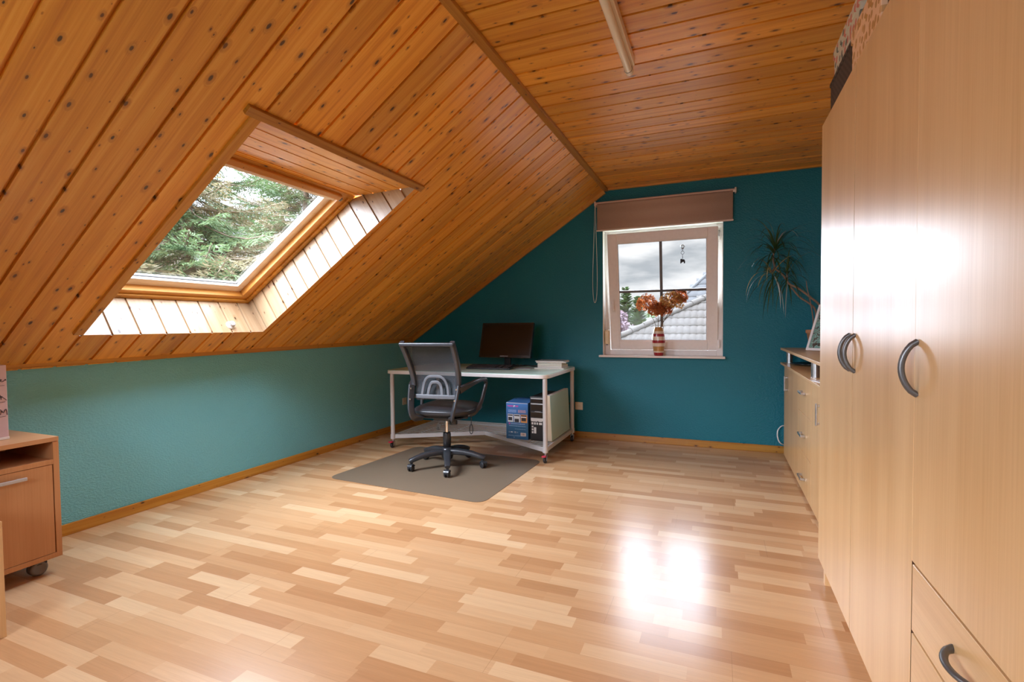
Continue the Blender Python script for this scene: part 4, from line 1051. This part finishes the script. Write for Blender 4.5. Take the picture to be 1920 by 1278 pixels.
# ------------------------------------------------------------------ window dressing
def build_blind():
    x0, x1, y, zt, zb = -1.168, .146, D-.050, 2.462, 2.182
    t = thing('roller_blind', 'taupe roller blind half rolled up above the gable window', 'blind', ((x0+x1)/2, y, zt))
    MB().cyl((x0, y, zt), (x1, y, zt), .017, n=20).build('roller_tube', M['blind_rail'], t, True)
    for x in (x0-.016, x1):
        mb = MB(); mb.rbox(x, x+.016, y-.022, D, zt-.024, zt+.024, .005, 2); mb.build('bracket', M['blind_rail'], t, True)
    mb = MB(); n = 14; vs = []
    for j in range(n+1):
        z = zt - .004 - (zt-.004-zb)*j/n
        for x in (x0+.014, x1-.014): vs.append((x, y-.0175 + .003*math.sin(j*.9), z))
    mb.add(vs, [(2*j, 2*j+1, 2*j+3, 2*j+2) for j in range(n)], True)
    f = mb.build('fabric', M['blind'], t, True); s = f.modifiers.new('thickness', 'SOLIDIFY'); s.thickness = .0015
    mb = MB(); mb.rbox(x0+.008, x1-.008, y-.023, y-.013, zb-.008, zb+.008, .003); mb.build('bottom_bar', M['blind_rail'], t, True)
    xc = x0-.010; L = []
    for i in range(25):
        b = 2*PI*i/24; k = .5-.5*math.cos(b)   # 0 at the top, 1 at the bottom
        L.append((xc + .003*math.cos(b) + math.sin(b)*(.006+.028*k**1.6)*1.15, y-.016, zt - 1.022*k))
    L = L[:-1]
    MB().tube(smooth_path(L + [L[0]], 3)[:-1], .0022, 6, closed=True, up=(0, 1, 0)).build('pull_cord', M['cord'], t, True)
build_blind()

def build_winder():
    t = thing('belt_winder', 'yellowed shutter belt winder at the lower left of the window', 'belt winder', (-1.078, D+.060, 1.08))
    MB().rbox(-.026, .026, -.030, .030, -.078, .078, .016, 4).build('housing', M['winder'], t)
    MB().rbox(-.010, .010, -.034, -.024, -.060, .060, .004, 2).build('cover', M['winder'], t)
    mb = MB(); mb.sweep([(.004, -.006, .070), (-.006, .0, .40), (-.022, .012, .80), (-.024, .018, 1.09)], [(-.009, -.0008), (.009, -.0008), (.009, .0008), (-.009, .0008)], (0, 1, 0), None, True, False); mb.build('belt', M['cord'], t)
    MB().cyl((0, -.02, -.086), (0, -.02, -.074), .009, n=12).build('stop', M['gunmetal'], t)
build_winder()

def build_vase():
    c = (-.546, D-.012, .894)
    r = (.30, .015, .025); cr = (.66, .55, .42); tn = (.44, .22, .065); wh = (.68, .60, .50)
    M['vase'] = banded('banded_glaze', [(.032, r), (.047, cr), (.052, tn), (.095, tn), (.101, wh), (.112, cr), (.117, wh), (.128, cr), (.156, r), (.162, wh), (.186, cr), (.193, wh), (.222, r), (.227, wh), (.247, cr), (.275, tn), (.290, tn)], .22)
    o = MB().lathe([(0, 0), (.040, 0), (.044, .004), (.052, .05), (.060, .105), (.0625, .150), (.059, .200), (.051, .245), (.041, .277), (.041, .287), (.036, .287), (.036, .276), (.045, .24), (.052, .19), (.048, .04), (0, .02)], (0, 0, 0), 40).build('vase', M['vase'])
    o.location = c; tag(o, 'barrel vase with red, cream and tan bands on the window sill', 'vase')
    heads = [((-.118, .005, .520), (.108, .100, .100), 'hyd_red', 'dried rust red hydrangea at the left of the vase', (-.028, 0, .29)),
             ((-.010, -.03, .455), (.088, .085, .085), 'hyd_red', 'small low dried hydrangea in the middle of the vase', (-.004, 0, .29)),
             ((.050, .01, .470), (.078, .080, .085), 'hyd_red', 'rust red dried hydrangea just right of the middle of the vase', (.018, 0, .29)),
             ((.128, -.015, .535), (.118, .095, .105), 'hyd_tan', 'tan brown dried hydrangea at the front right of the vase', (.026, .0, .29)),
             ((.190, .035, .575), (.088, .080, .085), 'hyd_red', 'dried reddish hydrangea high at the far right of the vase', (.024, .014, .29))]
    for k, (h, R, m, lab, foot) in enumerate(heads):
        t = thing('dried_hydrangea', lab, 'dried flower', (c[0], c[1], c[2]), 0, 'dried hydrangeas in the banded vase')
        h = Vector(h); f = Vector(foot)
        MB().tube(smooth_path([Vector((f.x*.5, f.y*.5, .03)), f, f.lerp(h, .5) + Vector((.006, 0, -.01)), h], 5), .0024, 6).build('stem', M['dry_stem'], t)
        rnd = random.Random(50+k); mb = MB()
        for i in range(330):
            d = Vector((rnd.gauss(0, 1), rnd.gauss(0, 1), rnd.gauss(0, 1))).normalized()
            if d.z < -.62: continue
            lump = 1 + .16*mnoise.noise(d*2.3 + Vector((k*7, 0, 0)))
            p = h + Vector((d.x*R[0], d.y*R[1], d.z*R[2]))*lump*rnd.uniform(.80, 1.02)
            n = (d + Vector((rnd.uniform(-.6, .6), rnd.uniform(-.6, .6), rnd.uniform(-.6, .6)))).normalized()
            a = n.orthogonal().normalized(); b = n.cross(a); s = rnd.uniform(.011, .017); ph = rnd.uniform(0, PI)
            for q in range(4):
                an = ph + q*PI/2; e = a*math.cos(an) + b*math.sin(an); g = a*-math.sin(an) + b*math.cos(an)
                mb.add([p, p + e*s*.6 + g*s*.42 + n*.003, p + e*s + n*rnd.uniform(-.004, .006), p + e*s*.6 - g*s*.42 + n*.003], [(0, 1, 2, 3)])
        for i in range(40):
            d = Vector((rnd.gauss(0, 1), rnd.gauss(0, 1), rnd.gauss(0, 1))).normalized(); mb.tube([h - Vector((0, 0, R[2]*.6)), h + Vector((d.x*R[0], d.y*R[1], abs(d.z)*R[2]))*.85], .001, 3)
        mb.build('flower_head', M[m], t)
build_vase()

def build_ornament():
    y0 = 5.128
    t = thing('hanging_charm', 'dark charm on a ring chain hanging inside the window pane', 'ornament', (-.313, y0, 1.945))
    mb = MB(); mb.lathe([(0, .006), (.014, .004), (.020, -.004), (.021, -.008)], (0, .012, .018), 20, Matrix.Rotation(PI/2, 3, 'X')); mb.build('suction_cup', glass_pane('clear_plastic', (.85, .83, .78)), t)
    ring = lambda cx, cz, r, w, ph=0: [(cx + r*math.cos(b)*math.cos(ph), r*math.cos(b)*math.sin(ph) - .004, cz + r*math.sin(b)*1.1) for b in [2*PI*i/18 for i in range(18)]]
    mb = MB(); mb.tube(ring(0, .012, .013, 0), .0022, 6, closed=True, up=(0, 1, 0)); mb.rbox(-.011, .011, -.008, 0, -.012, -.002, .003); mb.tube(ring(0, -.024, .009, 0, 1.2), .0018, 6, closed=True, up=(.3, 1, .2)); mb.tube(ring(0, -.046, .014, 0), .0022, 6, closed=True, up=(0, 1, 0)); mb.tube(ring(0, -.068, .007, 0, 1.3), .0016, 6, closed=True, up=(.3, 1, .2)); mb.cyl((0, -.004, -.074), (0, -.004, -.105), .003, n=8)
    mb.build('ring_chain', M['gunmetal'], t)
    mb = MB(); mb.rbox(-.022, .002, -.016, .006, -.142, -.105, .008, 3); mb.rbox(-.004, .020, -.014, .004, -.136, -.110, .009, 3); mb.rbox(.010, .024, -.010, .002, -.150, -.122, .005, 3); mb.rbox(-.020, -.010, -.012, .002, -.150, -.135, .004, 2)
    mb.build('charm', M['black'], t)
build_ornament()

# ------------------------------------------------------------------ ceiling things
def build_lamp():
    x = -.432; z = ZC; y0, y1 = .95, 2.735
    t = thing('ceiling_tube_lamp', 'long cream tube lamp mounted on the flat pine ceiling', 'lamp', (x, (y0+y1)/2, ZC))
    MB().rbox(x-.012, x+.026, y0+.02, y1-.012, ZC-.046, ZC, .004).build('mounting_batten', M['lamp_cream'], t, True)
    MB().cyl((x-.004, y0+.03, ZC-.066), (x-.004, y1-.030, ZC-.066), .0195, n=28).build('tube', M['lamp_cream'], t, True)
    for a, b in ((y1-.030, y1+.004), (y0-.004, y0+.03)):
        mb = MB(); mb.cyl((x-.004, a, ZC-.066), (x-.004, b, ZC-.066), .0208, n=28); mb.rbox(x-.016, x+.018, a+.002, b-.002, ZC-.062, ZC, .006); mb.build('end_cap', M['lamp_white'], t, True)
    MB().cyl((x-.004, y1-.0335, ZC-.066), (x-.004, y1-.030, ZC-.066), .0212, n=28).build('seal_ring', M['gunmetal'], t, True)
build_lamp()
def build_hook():
    p = SL(-.058, 3.53 + SHEAR*2.2, 0)
    t = thing('ceiling_hook', 'small brass hook screwed into the pine slope near the ridge', 'hook', p)
    L = [Vector((0, 0, .004)), Vector((.004, 0, -.012)), Vector((.010, .004, -.022)), Vector((.020, .012, -.030)), Vector((.028, .020, -.026)), Vector((.028, .022, -.016)), Vector((.022, .018, -.012))]
    MB().tube(smooth_path(L, 4), .0022, 6).build('hook_wire', plain('brass', (.45, .30, .12), .35, .9), t)
    MB().cyl((0, 0, .004), SN*-.003, .007, n=12).build('rosette', M['gunmetal'], t)
build_hook()
def build_knob():
    o = SL(-2.618, 2.610, .060)
    t = thing('valve_knob', 'white round knob on the lower boards of the roof-window recess', 'knob', o)
    nrm = SU; R = rot_between(nrm)
    MB().lathe([(0, -.004), (.033, -.004), (.034, .004), (.028, .010), (.022, .012), (.020, .030), (.017, .034), (0, .035)], (0, 0, 0), 30, R).build('dial', M['lamp_white'], t)
    mb = MB()
    for i in range(10):
        a = 2*PI*i/10; q = R @ Vector((.021*math.cos(a), .021*math.sin(a), .021)); q2 = R @ Vector((.021*math.cos(a), .021*math.sin(a), .032)); mb.cyl(q, q2, .002, n=6)
    mb.build('grip_rib', M['caster_grey'], t)
build_knob()

# ------------------------------------------------------------------ on the sideboard
def build_plant():
    py = 4.93; Q = lambda px, pz, dy=0.0: Vector((.452 + (px-1450)*.00408, py + dy, 1.797 - (pz-480)*.00475))
    pot = Vector((.786, py, .986))
    t = thing('dragon_tree', 'spindly dragon tree in a terracotta pot on the sideboard, leaning into the room', 'plant', pot)
    MB().lathe([(0, 0), (.052, 0), (.056, .005), (.076, .135), (.084, .137), (.086, .165), (.078, .166), (.072, .140), (.070, .138), (0, .136)], pot, 30).build('pot', M['terracotta'], t, True)
    MB().cyl(pot + Vector((0, 0, .130)), pot + Vector((0, 0, .150)), .073, n=24).build('soil', plain('dark_soil', (.03, .02, .014), .95, var=.5, vscale=90, bump=.3), t, True)
    base = pot + Vector((0, 0, .14))
    def stem(pts, r0, r1):
        p = smooth_path(pts, 5); n = len(p); MB().tube(p, 1.0, 8, scale=[r0 + (r1-r0)*i/(n-1) for i in range(n)]).build('stem', M['stem'], t, True)
    stem([base + Vector((.02, 0, 0)), Q(1541, 600), Q(1537.7, 575), Q(1520.8, 558.7), Q(1496.9, 541), Q(1480.7, 532.7), Q(1473, 522.8, -.01), Q(1464.5, 513, -.02), Q(1453, 503, -.02), Q(1449, 485, -.02), Q(1452, 466, -.02)], .010, .007)
    stem([base + Vector((.0, .01, 0)), Q(1532, 597.5, .03), Q(1529, 579, .03), Q(1518, 568, .03), Q(1501, 556.6, .03), Q(1487, 541, .03), Q(1478.6, 530, .03), Q(1476, 511, .03)], .010, .006)
    stem([base + Vector((-.03, 0, 0)), Q(1523.7, 599, -.03), Q(1518.7, 568, -.03), Q(1512.4, 542.5, -.03), Q(1510.3, 528.5, -.03)], .006, .003)
    stem([Q(1453, 500, -.02), Q(1447, 508, -.05), Q(1441, 511, -.07)], .007, .006)
    rnd = random.Random(11)
    def rosette(c, axis, n, L0, L1, down, mats, seed):
        rr = random.Random(seed); mb = MB(); axis = Vector(axis).normalized(); a = axis.orthogonal().normalized(); b = axis.cross(a)
        for i in range(n):
            an = i*2.39996 + rr.uniform(-.3, .3); k = i/n; el = 1.25 - 1.5*k*down + rr.uniform(-.15, .15)
            d = (a*math.cos(an) + b*math.sin(an))*math.cos(el) + axis*math.sin(el)
            L = rr.uniform(L0, L1); w = rr.uniform(.0045, .0075); p = c - axis*(.10*k) ; pts = [p.copy()]; dd = d.copy(); grav = rr.uniform(.12, .30)*(.6 + down*.8)
            for s in range(9):
                dd = (dd + Vector((0, 0, -grav*(.3+s*.12)))).normalized(); p = p + dd*(L/9); p.y = min(p.y, D-.03); pts.append(p.copy())
            mb.mat(0 if rr.random() < mats[0] else (1 if rr.random() < .55 else 2))
            side = dd.cross(Vector((0, 0, 1))); side = side.normalized() if side.length > .05 else a
            vs = []
            for s, q in enumerate(pts):
                ww = w*(1 - (s/9)**2.2)*(.55+.45*min(1, s/2)) + .0004
                vs += [q - side*ww, q + side*ww]
            mb.add(vs, [(2*s, 2*s+1, 2*s+3, 2*s+2) for s in range(9)], True)
        mb.build('leaf_rosette', [M['dragon_leaf'], M['dragon_dry'], M['dragon_pale']], t, True)
    rosette(Q(1453, 464, -.02), (.15, -.1, 1), 60, .26, .42, .9, (.95,), 3)
    rosette(Q(1441, 511, -.07), (-.45, -.5, .35), 26, .26, .40, 1.3, (.55,), 5)
    rosette(Q(1476, 511, .03), (-.1, -.3, .8), 26, .24, .36, 1.3, (.75,), 8)
build_plant()

def build_art():
    e = Vector((.735, -.678, 0)).normalized(); lean = Vector((.678, .735, 0)); a = math.radians(24)
    up = Vector((0, 0, 1))*math.cos(a) + lean*math.sin(a); nrm = e.cross(up).normalized()
    if nrm.z < 0: nrm = -nrm
    o = Vector((.655, 4.610, .9940)); back = -nrm
    Rm = Matrix((e, back, up)).transposed().to_4x4()
    t = thing('picture_frame', 'white framed mint green artwork propped up on the sideboard beside the wardrobe', 'picture frame', o)
    W, H = .30, .40; b = .020
    mb = MB()
    for q in ((0, W, 0, b), (0, W, H-b, H), (0, b, b, H-b), (W-b, W, b, H-b)): mb.rbox(q[0], q[1], 0, .016, q[2], q[3], .002, 2, Rm)
    mb.build('frame', M['white_card'], t)
    nt = NT('mint_ink_artwork'); v = nt.obj(); wv = nt.noise(v, 16.0, 4, .6, 2.2)
    mint = nt.ramp(wv, [(.47, (.20, .46, .38)), (.485, (.55, .80, .70)), (.515, (.55, .80, .70)), (.53, (.05, .065, .06))])
    M['art'] = nt.princ(mint, .3)
    MB().box(b, W-b, .006, .014, b, H-b, Rm).build('artwork', M['art'], t)
    MB().box(b, W-b, .003, .0045, b, H-b, Rm).build('glass', M['glass'], t)
    mb = MB(); mb.prism([(-.03, 0), (.03, 0), (.02, .30), (-.02, .30)], 0, .004, Matrix.Translation(e*W*.5 + lean*.215) @ Matrix((e, (Vector((0, 0, 1))*.96 - lean*.22).normalized(), lean)).transposed().to_4x4())
    mb.build('stand', M['black'], t)
build_art()

def build_sideboard_items():
    z = .8535
    o = MB().lathe([(0, 0), (.10, 0), (.155, .010), (.160, .016), (.150, .016), (.10, .007), (0, .006)], (0, 0, 0), 40).build('round_tray', M['bezel']); o.location = (.735, 4.86, z)
    tag(o, 'shallow black round tray on the sideboard below the raised shelf', 'tray')
    t = thing('set_top_box', 'flat black device on the sideboard behind the second post', 'device', (.80, 4.22, z))
    MB().rbox(-.12, .12, -.16, .16, .006, .055, .006, 3).build('case', M['black'], t)
    mb = MB()
    for x in (-.1, .1):
        for y in (-.14, .14): mb.cyl((x, y, 0), (x, y, .008), .010, n=12)
    mb.build('foot', M['black'], t); MB().rbox(-.122, -.119, -.10, .10, .02, .04, .001, 1).build('display', M['screen'], t)
    t = thing('white_envelope', 'white paper envelope lying at the front of the sideboard beside the wardrobe', 'envelope', (.66, 3.45, z), math.radians(12))
    MB().rbox(-.10, .10, -.12, .12, 0, .006, .0015).build('paper', M['white_card'], t); mb = MB(); mb.add([(-.10, .12, .0064), (.10, .12, .0064), (.0, .02, .0068)], [(2, 1, 0)]); mb.build('flap', M['white_card'], t)
    mb = MB(); mb.tube(smooth_path([(.59, 5.205, .262), (.555, 5.19, .262), (.522, 5.16, .232), (.514, 5.15, .190), (.522, 5.15, .140), (.545, 5.16, .105), (.585, 5.20, .085)], 7), .0055, 8)
    tag(mb.build('white_cable', M['white_card']), 'white cable loop sticking out between sideboard and teal wall', 'cable')
build_sideboard_items()

# ------------------------------------------------------------------ on the wardrobe and the rolling cabinet
def lidded(name, label, x0, x1, y0, y1, z0, z1, lid, mat, lidmat=None, over=.004):
    t = thing(name, label, 'box', (x0, y0, z0))
    MB().rbox(0, x1-x0, 0, y1-y0, 0, z1-z0-(.002 if lid else 0), .003).build('body', mat, t)
    if lid: MB().rbox(-over, x1-x0+over, -over, y1-y0+over, z1-z0-lid, z1-z0, .003).build('lid', lidmat or mat, t)
    return t
zt = 2.1385
t = lidded('woven_basket', 'dark brown woven basket box at the far end of the wardrobe top', .470, .86, 2.256, 2.672, zt, 2.287, 0, M['brown_weave'])
MB().rbox(-.004, .394, -.004, .420, .130, .149, .004).build('rim', M['brown_weave'], t)
lidded('floral_box', 'white box with floral print standing on the dark woven basket', .476, .80, 2.196, 2.634, 2.2885, 2.412, .04, M['floral_white'])
t = lidded('peach_box', 'peach printed cardboard box on the wardrobe top, nearer than the woven basket', .462, .80, 1.888, 2.243, zt, 2.2875, .045, M['floral_peach'])
MB().rbox(-.003, .0, -.002, .357, 0, .006, .001).build('bottom_edge', M['white_card'], t)
t = lidded('black_case', 'black case with grey edge behind the peach box on the wardrobe', .82, 1.02, 1.90, 2.235, zt, 2.52, 0, M['black'])
MB().rbox(-.006, .004, .318, .336, 0, .384, .002).build('edge_profile', M['steel'], t)
lidded('brown_box', 'dark brown box beside the peach box on the wardrobe top', .475, .80, 1.50, 1.872, zt, 2.235, .03, plain('dark_brown_card', (.09, .035, .018), .6))

def build_pink_box():
    t = thing('pink_storage_box', 'tall pale pink box with dark ornaments on the rolling cabinet', 'box', (-3.205, 1.318, .683), math.radians(0))
    b = MB().rbox(-.10, 0, -.26, 0, 0, .362, .003).build('body', M['pink'], t)
    MB().rbox(-.102, .0015, -.262, .0015, 0, .012, .001).build('bottom_edge', M['white_card'], t)
    rnd = random.Random(4)
    for zc in (.285, .205, .135):
        mb = MB(); y = -.018
        while y > -.24:
            r = rnd.uniform(.004, .011); pts = [(.0012, y - .016*math.cos(b_)*(1-.05*b_) , zc + .008*math.sin(b_*1.3) + rnd.uniform(-.012, .012)) for b_ in [PI*k/6 for k in range(7)]]
            mb.tube(smooth_path(pts, 3), .0016, 5); mb.ball((.0008, y-.006, zc+rnd.uniform(-.01, .01)), r, 10, 6, (.12, 1, .7)); y -= rnd.uniform(.018, .032)
        mb.tube([(.001, -.01, zc-.022), (.001, -.12, zc-.026), (.001, -.25, zc-.02)], .0008, 4)
        mb.build('ornament', M['ink'], b)
build_pink_box()

# ------------------------------------------------------------------ outside
def tiled_roof(name, par, eave, s, hip_a, hip_b, xr, ytop, mat, course=.33, pitch=.15, step=8):
    """sloping field of wavy tiles bounded on its left by a hip line; plane z = eave.z + s*(y-eave.y)"""
    ang = math.atan(s); mb = MB(); A = Vector(hip_a); B = Vector(hip_b)
    U = Vector((0, math.cos(ang), math.sin(ang))); N_ = Vector((0, -math.sin(ang), math.cos(ang)))
    n = int((ytop - eave[1])/math.cos(ang)/course); y0, z0 = eave[1], eave[2]
    hx = lambda z: A.x + (B.x-A.x)*(z-A.z)/(B.z-A.z)
    for r in range(n):
        P0 = Vector((0, y0, z0)) + U*(r*course); P1 = P0 + U*(course+.03)
        xl0 = hx(P0.z)
        k = int((xr - xl0)/pitch*step); vs = []
        for i in range(k+1):
            x = xl0 + (xr-xl0)*i/k; ph = 2*PI*(x/pitch); h = .016*(abs(math.sin(ph/2))**.8)*1.4
            for P, hh in ((P0, -.004), (P0, h + .022), (P1, h*.9)): vs.append(Vector((x, P.y, P.z)) + N_*hh)
        mb.add(vs, [(3*i, 3*i+3, 3*i+4, 3*i+1) for i in range(k)] + [(3*i+1, 3*i+4, 3*i+5, 3*i+2) for i in range(k)], True)
    return mb.build(name, mat, par, True)

def build_houses():
    t = thing('neighbour_house', 'neighbouring house with beige tiled hip roof close outside the window', 'house', (1.5, 14.0, -2.9))
    a, b = Vector((-2.19, 12.45, .89)), Vector((-.255, 13.80, 1.84)); s = (b.z-a.z)/(b.y-a.y)
    k = (a.z + .75)/(b.z-a.z); e = a - (b-a)*k
    top = a + (b-a)*1.35
    tiled_roof('roof', t, e, s, a, b, 6.5, top.y, M['roof_tile'])
    cap = MB(); L = e; d = (b-a).normalized(); n = int((top-e).length/.36)
    for i in range(n):
        p = e + d*(.36*i); cap.cyl(p + Vector((0, -.02, .045)), p + d*.40 + Vector((0, -.02, .030)), .085, .070, 12)
    cap.build('hip_cap', M['roof_tile'], t, True)
    mb = MB(); q = e + Vector((-.0, 8, 0)); mb.add([e, top, top + Vector((0, .9, -.6)), e + Vector((0, 4.2, 0))], [(0, 3, 2, 1)]); mb.add([top, Vector((6.5, top.y, top.z)), Vector((6.5, top.y+.9, top.z-.6)), top + Vector((0, .9, -.6))], [(0, 1, 2, 3)])
    mb.build('rear_roof', M['roof_tile'], t, True)
    MB().box(e.x+.5, 6.2, e.y+.5, e.y+4.2, -2.9, e.z+.25).build('wall', M['render'], t, True)
    t = thing('far_house', 'farther house with slate grey roof behind the beige roof', 'house', (2.0, 20.0, -2.9))
    a, b = Vector((-1.198, 17.5, 1.946)), Vector((-.3286, 18.6, 2.885)); s = (b.z-a.z)/(b.y-a.y); e = a - (b-a)*.8; top = a + (b-a)*2.3
    tiled_roof('roof', t, e, s, a, b, 4.5, top.y, M['roof_dark'], .34, .30, 6)
    cap = MB(); d = (b-a).normalized(); cap.cyl(e + Vector((0, 0, .02)), top + Vector((0, 0, .02)), .06, n=10); cap.build('hip_cap', M['roof_dark'], t, True)
    mb = MB(); mb.add([e, top, top + Vector((.3, 4, -2.2)), e + Vector((-.1, 7, 0))], [(0, 3, 2, 1)]); mb.build('rear_roof', M['roof_dark'], t, True)
    MB().box(e.x+.4, 4.3, e.y+.4, e.y+7, -2.9, e.z+.2).build('wall', M['render'], t, True)
build_houses()
struct(MB().quad((-60, -20, -2.9), (60, -20, -2.9), (60, 90, -2.9), (-60, 90, -2.9)).build('ground', M['ground']), 'garden ground outside the house', 'ground')

def spruce_branch(seed):
    """one feathery unit-length spruce branch along +x: (vertices, quads)"""
    rnd = random.Random(seed); V = []; F = []
    def blade(p, q, w, nrm):
        d = (q - p); sd = d.cross(nrm)
        if sd.length < 1e-6: sd = d.orthogonal()
        sd = sd.normalized()*w; b = len(V); m = p.lerp(q, .45)
        V.extend([p - sd*.5, m - sd, q, m + sd, p + sd*.5]); F.append((b, b+1, b+2, b+3, b+4))
    up = Vector((0, 0, 1)); axis = lambda u: Vector((u, .03*math.sin(u*5 + seed), -.16*math.sin(u*2.4) + .10*u*u))
    n = 22
    for s in range(2, n):
        u = s/n; p = axis(u); dd = (axis(u+.02) - p).normalized(); sd = dd.cross(up).normalized()
        for sg in (-1, 1):
            l = (.34*(1-u)**.75 + .05)*rnd.uniform(.7, 1.2); e = (sd*sg*rnd.uniform(.75, 1.05) + dd*.8 + up*rnd.uniform(-.55, .12)).normalized(); m = max(3, int(l/.030))
            for k in range(m):
                t = k/m; q = p + e*l*t + up*(-.10*l*t*t); f = e.cross(up).normalized()
                for sh in (-1, 1):
                    g = (f*sh*.75 + e*.8 + up*rnd.uniform(-.7, .5)).normalized(); r = (.060*(1-.6*t) + .012)*rnd.uniform(.8, 1.25)
                    blade(q, q + g*r, .0062, up if rnd.random() < .6 else f)
            blade(p + e*l*.8, p + e*l*1.08, .009, up)
    return V, F
SPRUCE_T = [spruce_branch(k) for k in range(5)]
def spruce(label, x, y, zb, zt, R, mats, seed, den=1.0, yaw0=0.0):
    rnd = random.Random(seed); t = thing('spruce_tree', label, 'tree', (x, y, -2.9), 0, 'spruces outside the roof window')
    MB().cyl((0, 0, 0), (0, 0, zt+2.9-.3), .19, .03, n=12).build('trunk', M['bark'], t)
    mb = MB(); wood = MB(); z = zb; up = Vector((0, 0, 1))
    while z < zt:
        k = (z-zb)/(zt-zb); nb = max(5, int(9*den*(1-.4*k)))
        for i in range(nb):
            an = yaw0 + 2*PI*(i + rnd.uniform(-.4, .4))/nb + z*1.7
            L = (R*(1-k)**.85 + .25)*rnd.uniform(.65, 1.15); V, F = SPRUCE_T[rnd.randrange(5)]
            pitch = rnd.uniform(-.28, .22); roll = rnd.uniform(-.5, .5)
            Mx = Matrix.Translation((0, 0, z+2.9+rnd.uniform(-.1, .1))) @ Matrix.Rotation(an, 4, 'Z') @ Matrix.Rotation(-pitch, 4, 'Y') @ Matrix.Rotation(roll, 4, 'X') @ Matrix.Diagonal((L, L*.85, L*.85, 1))
            mb.mat(0 if rnd.random() < mats else 1); mb.add([Mx @ v for v in V], F)
            wood.tube([Mx @ Vector((u, 0, -.16*math.sin(u*2.4) + .10*u*u)) for u in (0, .25, .5, .75, .97)], .010, 4)
        z += .26/den*rnd.uniform(.85, 1.15)
    mb.build('needles', [M['spruce'], M['spruce_brown']], t); wood.build('branches', M['bark'], t)
spruce('green spruce tree seen through the roof window, nearer of two', -7.35, 5.15, 0.0, 5.6, 2.6, .72, 21, 1.3)
spruce('brownish spruce tree seen at the right of the roof window', -8.9, 9.1, 0.2, 6.8, 3.3, .45, 33, 1.25, .5)
spruce('third spruce tree, farthest behind the others outside the roof window', -12.8, 7.4, 0.4, 8.0, 3.6, .6, 37, .8, .2)

def leafy(name, label, x, y, z0, z1, rx, rz, mat, seed, n=2600, s=.07, blobs=7):
    rnd = random.Random(seed); t = thing(name, label, 'tree' if 'tree' in name else 'shrub', (x, y, -2.9))
    MB().cyl((0, 0, 0), (0, 0, z0+2.9+rz*.6), .12, .05, n=8).build('trunk', M['bark'], t)
    C = [(Vector((rnd.uniform(-.55, .55)*rx, rnd.uniform(-.5, .5)*rx, 2.9 + z0 + (z1-z0)*rnd.random())), rnd.uniform(.38, .62)*rx) for _ in range(blobs)]
    mb = MB()
    for i in range(n):
        c, r = C[i % blobs]; d = Vector((rnd.gauss(0, 1), rnd.gauss(0, 1), rnd.gauss(0, 1))).normalized(); p = c + d*r*rnd.uniform(.6, 1.05)
        a = Vector((rnd.gauss(0, 1), rnd.gauss(0, 1), rnd.gauss(0, 1))).normalized(); b = a.orthogonal().normalized(); w = s*rnd.uniform(.6, 1.3)
        mb.add([p - a*w, p + b*w*.45, p + a*w, p - b*w*.45], [(0, 1, 2, 3)])
    mb.build('foliage', M[mat], t)
leafy('plum_tree', 'purple leaved tree outside at the left of the window view', -2.80, 16.3, -.5, 1.55, .85, .9, 'purple_leaf', 1, 3600, .07)
leafy('lime_shrub', 'yellow green shrub behind the beige roof edge outside', -2.05, 17.0, -.2, 1.15, .80, .8, 'lime_leaf', 2, 2600, .07)
leafy('garden_tree', 'mid green tree in the gap behind the yellow green shrub outside', -1.9, 21.5, .2, 1.3, 1.2, .8, 'green_leaf', 3, 2600, .09)
def small_conifer(label, x, y, zt, seed):
    rnd = random.Random(seed); t = thing('small_conifer', label, 'tree', (x, y, -2.9), 0, 'young conifers behind the purple tree')
    H = zt + 2.9; MB().cyl((0, 0, 0), (0, 0, H), .10, .01, n=8).build('trunk', M['bark'], t); mb = MB(); z = H*.35
    while z < H:
        r = .75*(1-(z-H*.35)/(H*.66))**.9 + .04
        for i in range(16):
            an = rnd.uniform(0, 2*PI); d = Vector((math.cos(an), math.sin(an), rnd.uniform(.1, .6))); e = Vector((-math.sin(an), math.cos(an), 0)); p = Vector((0, 0, z))
            for k in range(6):
                u = (k+1)/6; q = p + d*r*u; w = .07
                for sg in (-1, 1): mb.add([q, q + d*.10, q + e*sg*w + d*.08], [(0, 1, 2)])
        z += .06
    mb.build('needles', M['green_leaf'], t)
small_conifer('taller young conifer behind the purple tree outside', -3.25, 19.5, 2.55, 1); small_conifer('shorter young conifer right of the taller one outside', -2.72, 19.0, 2.20, 2)
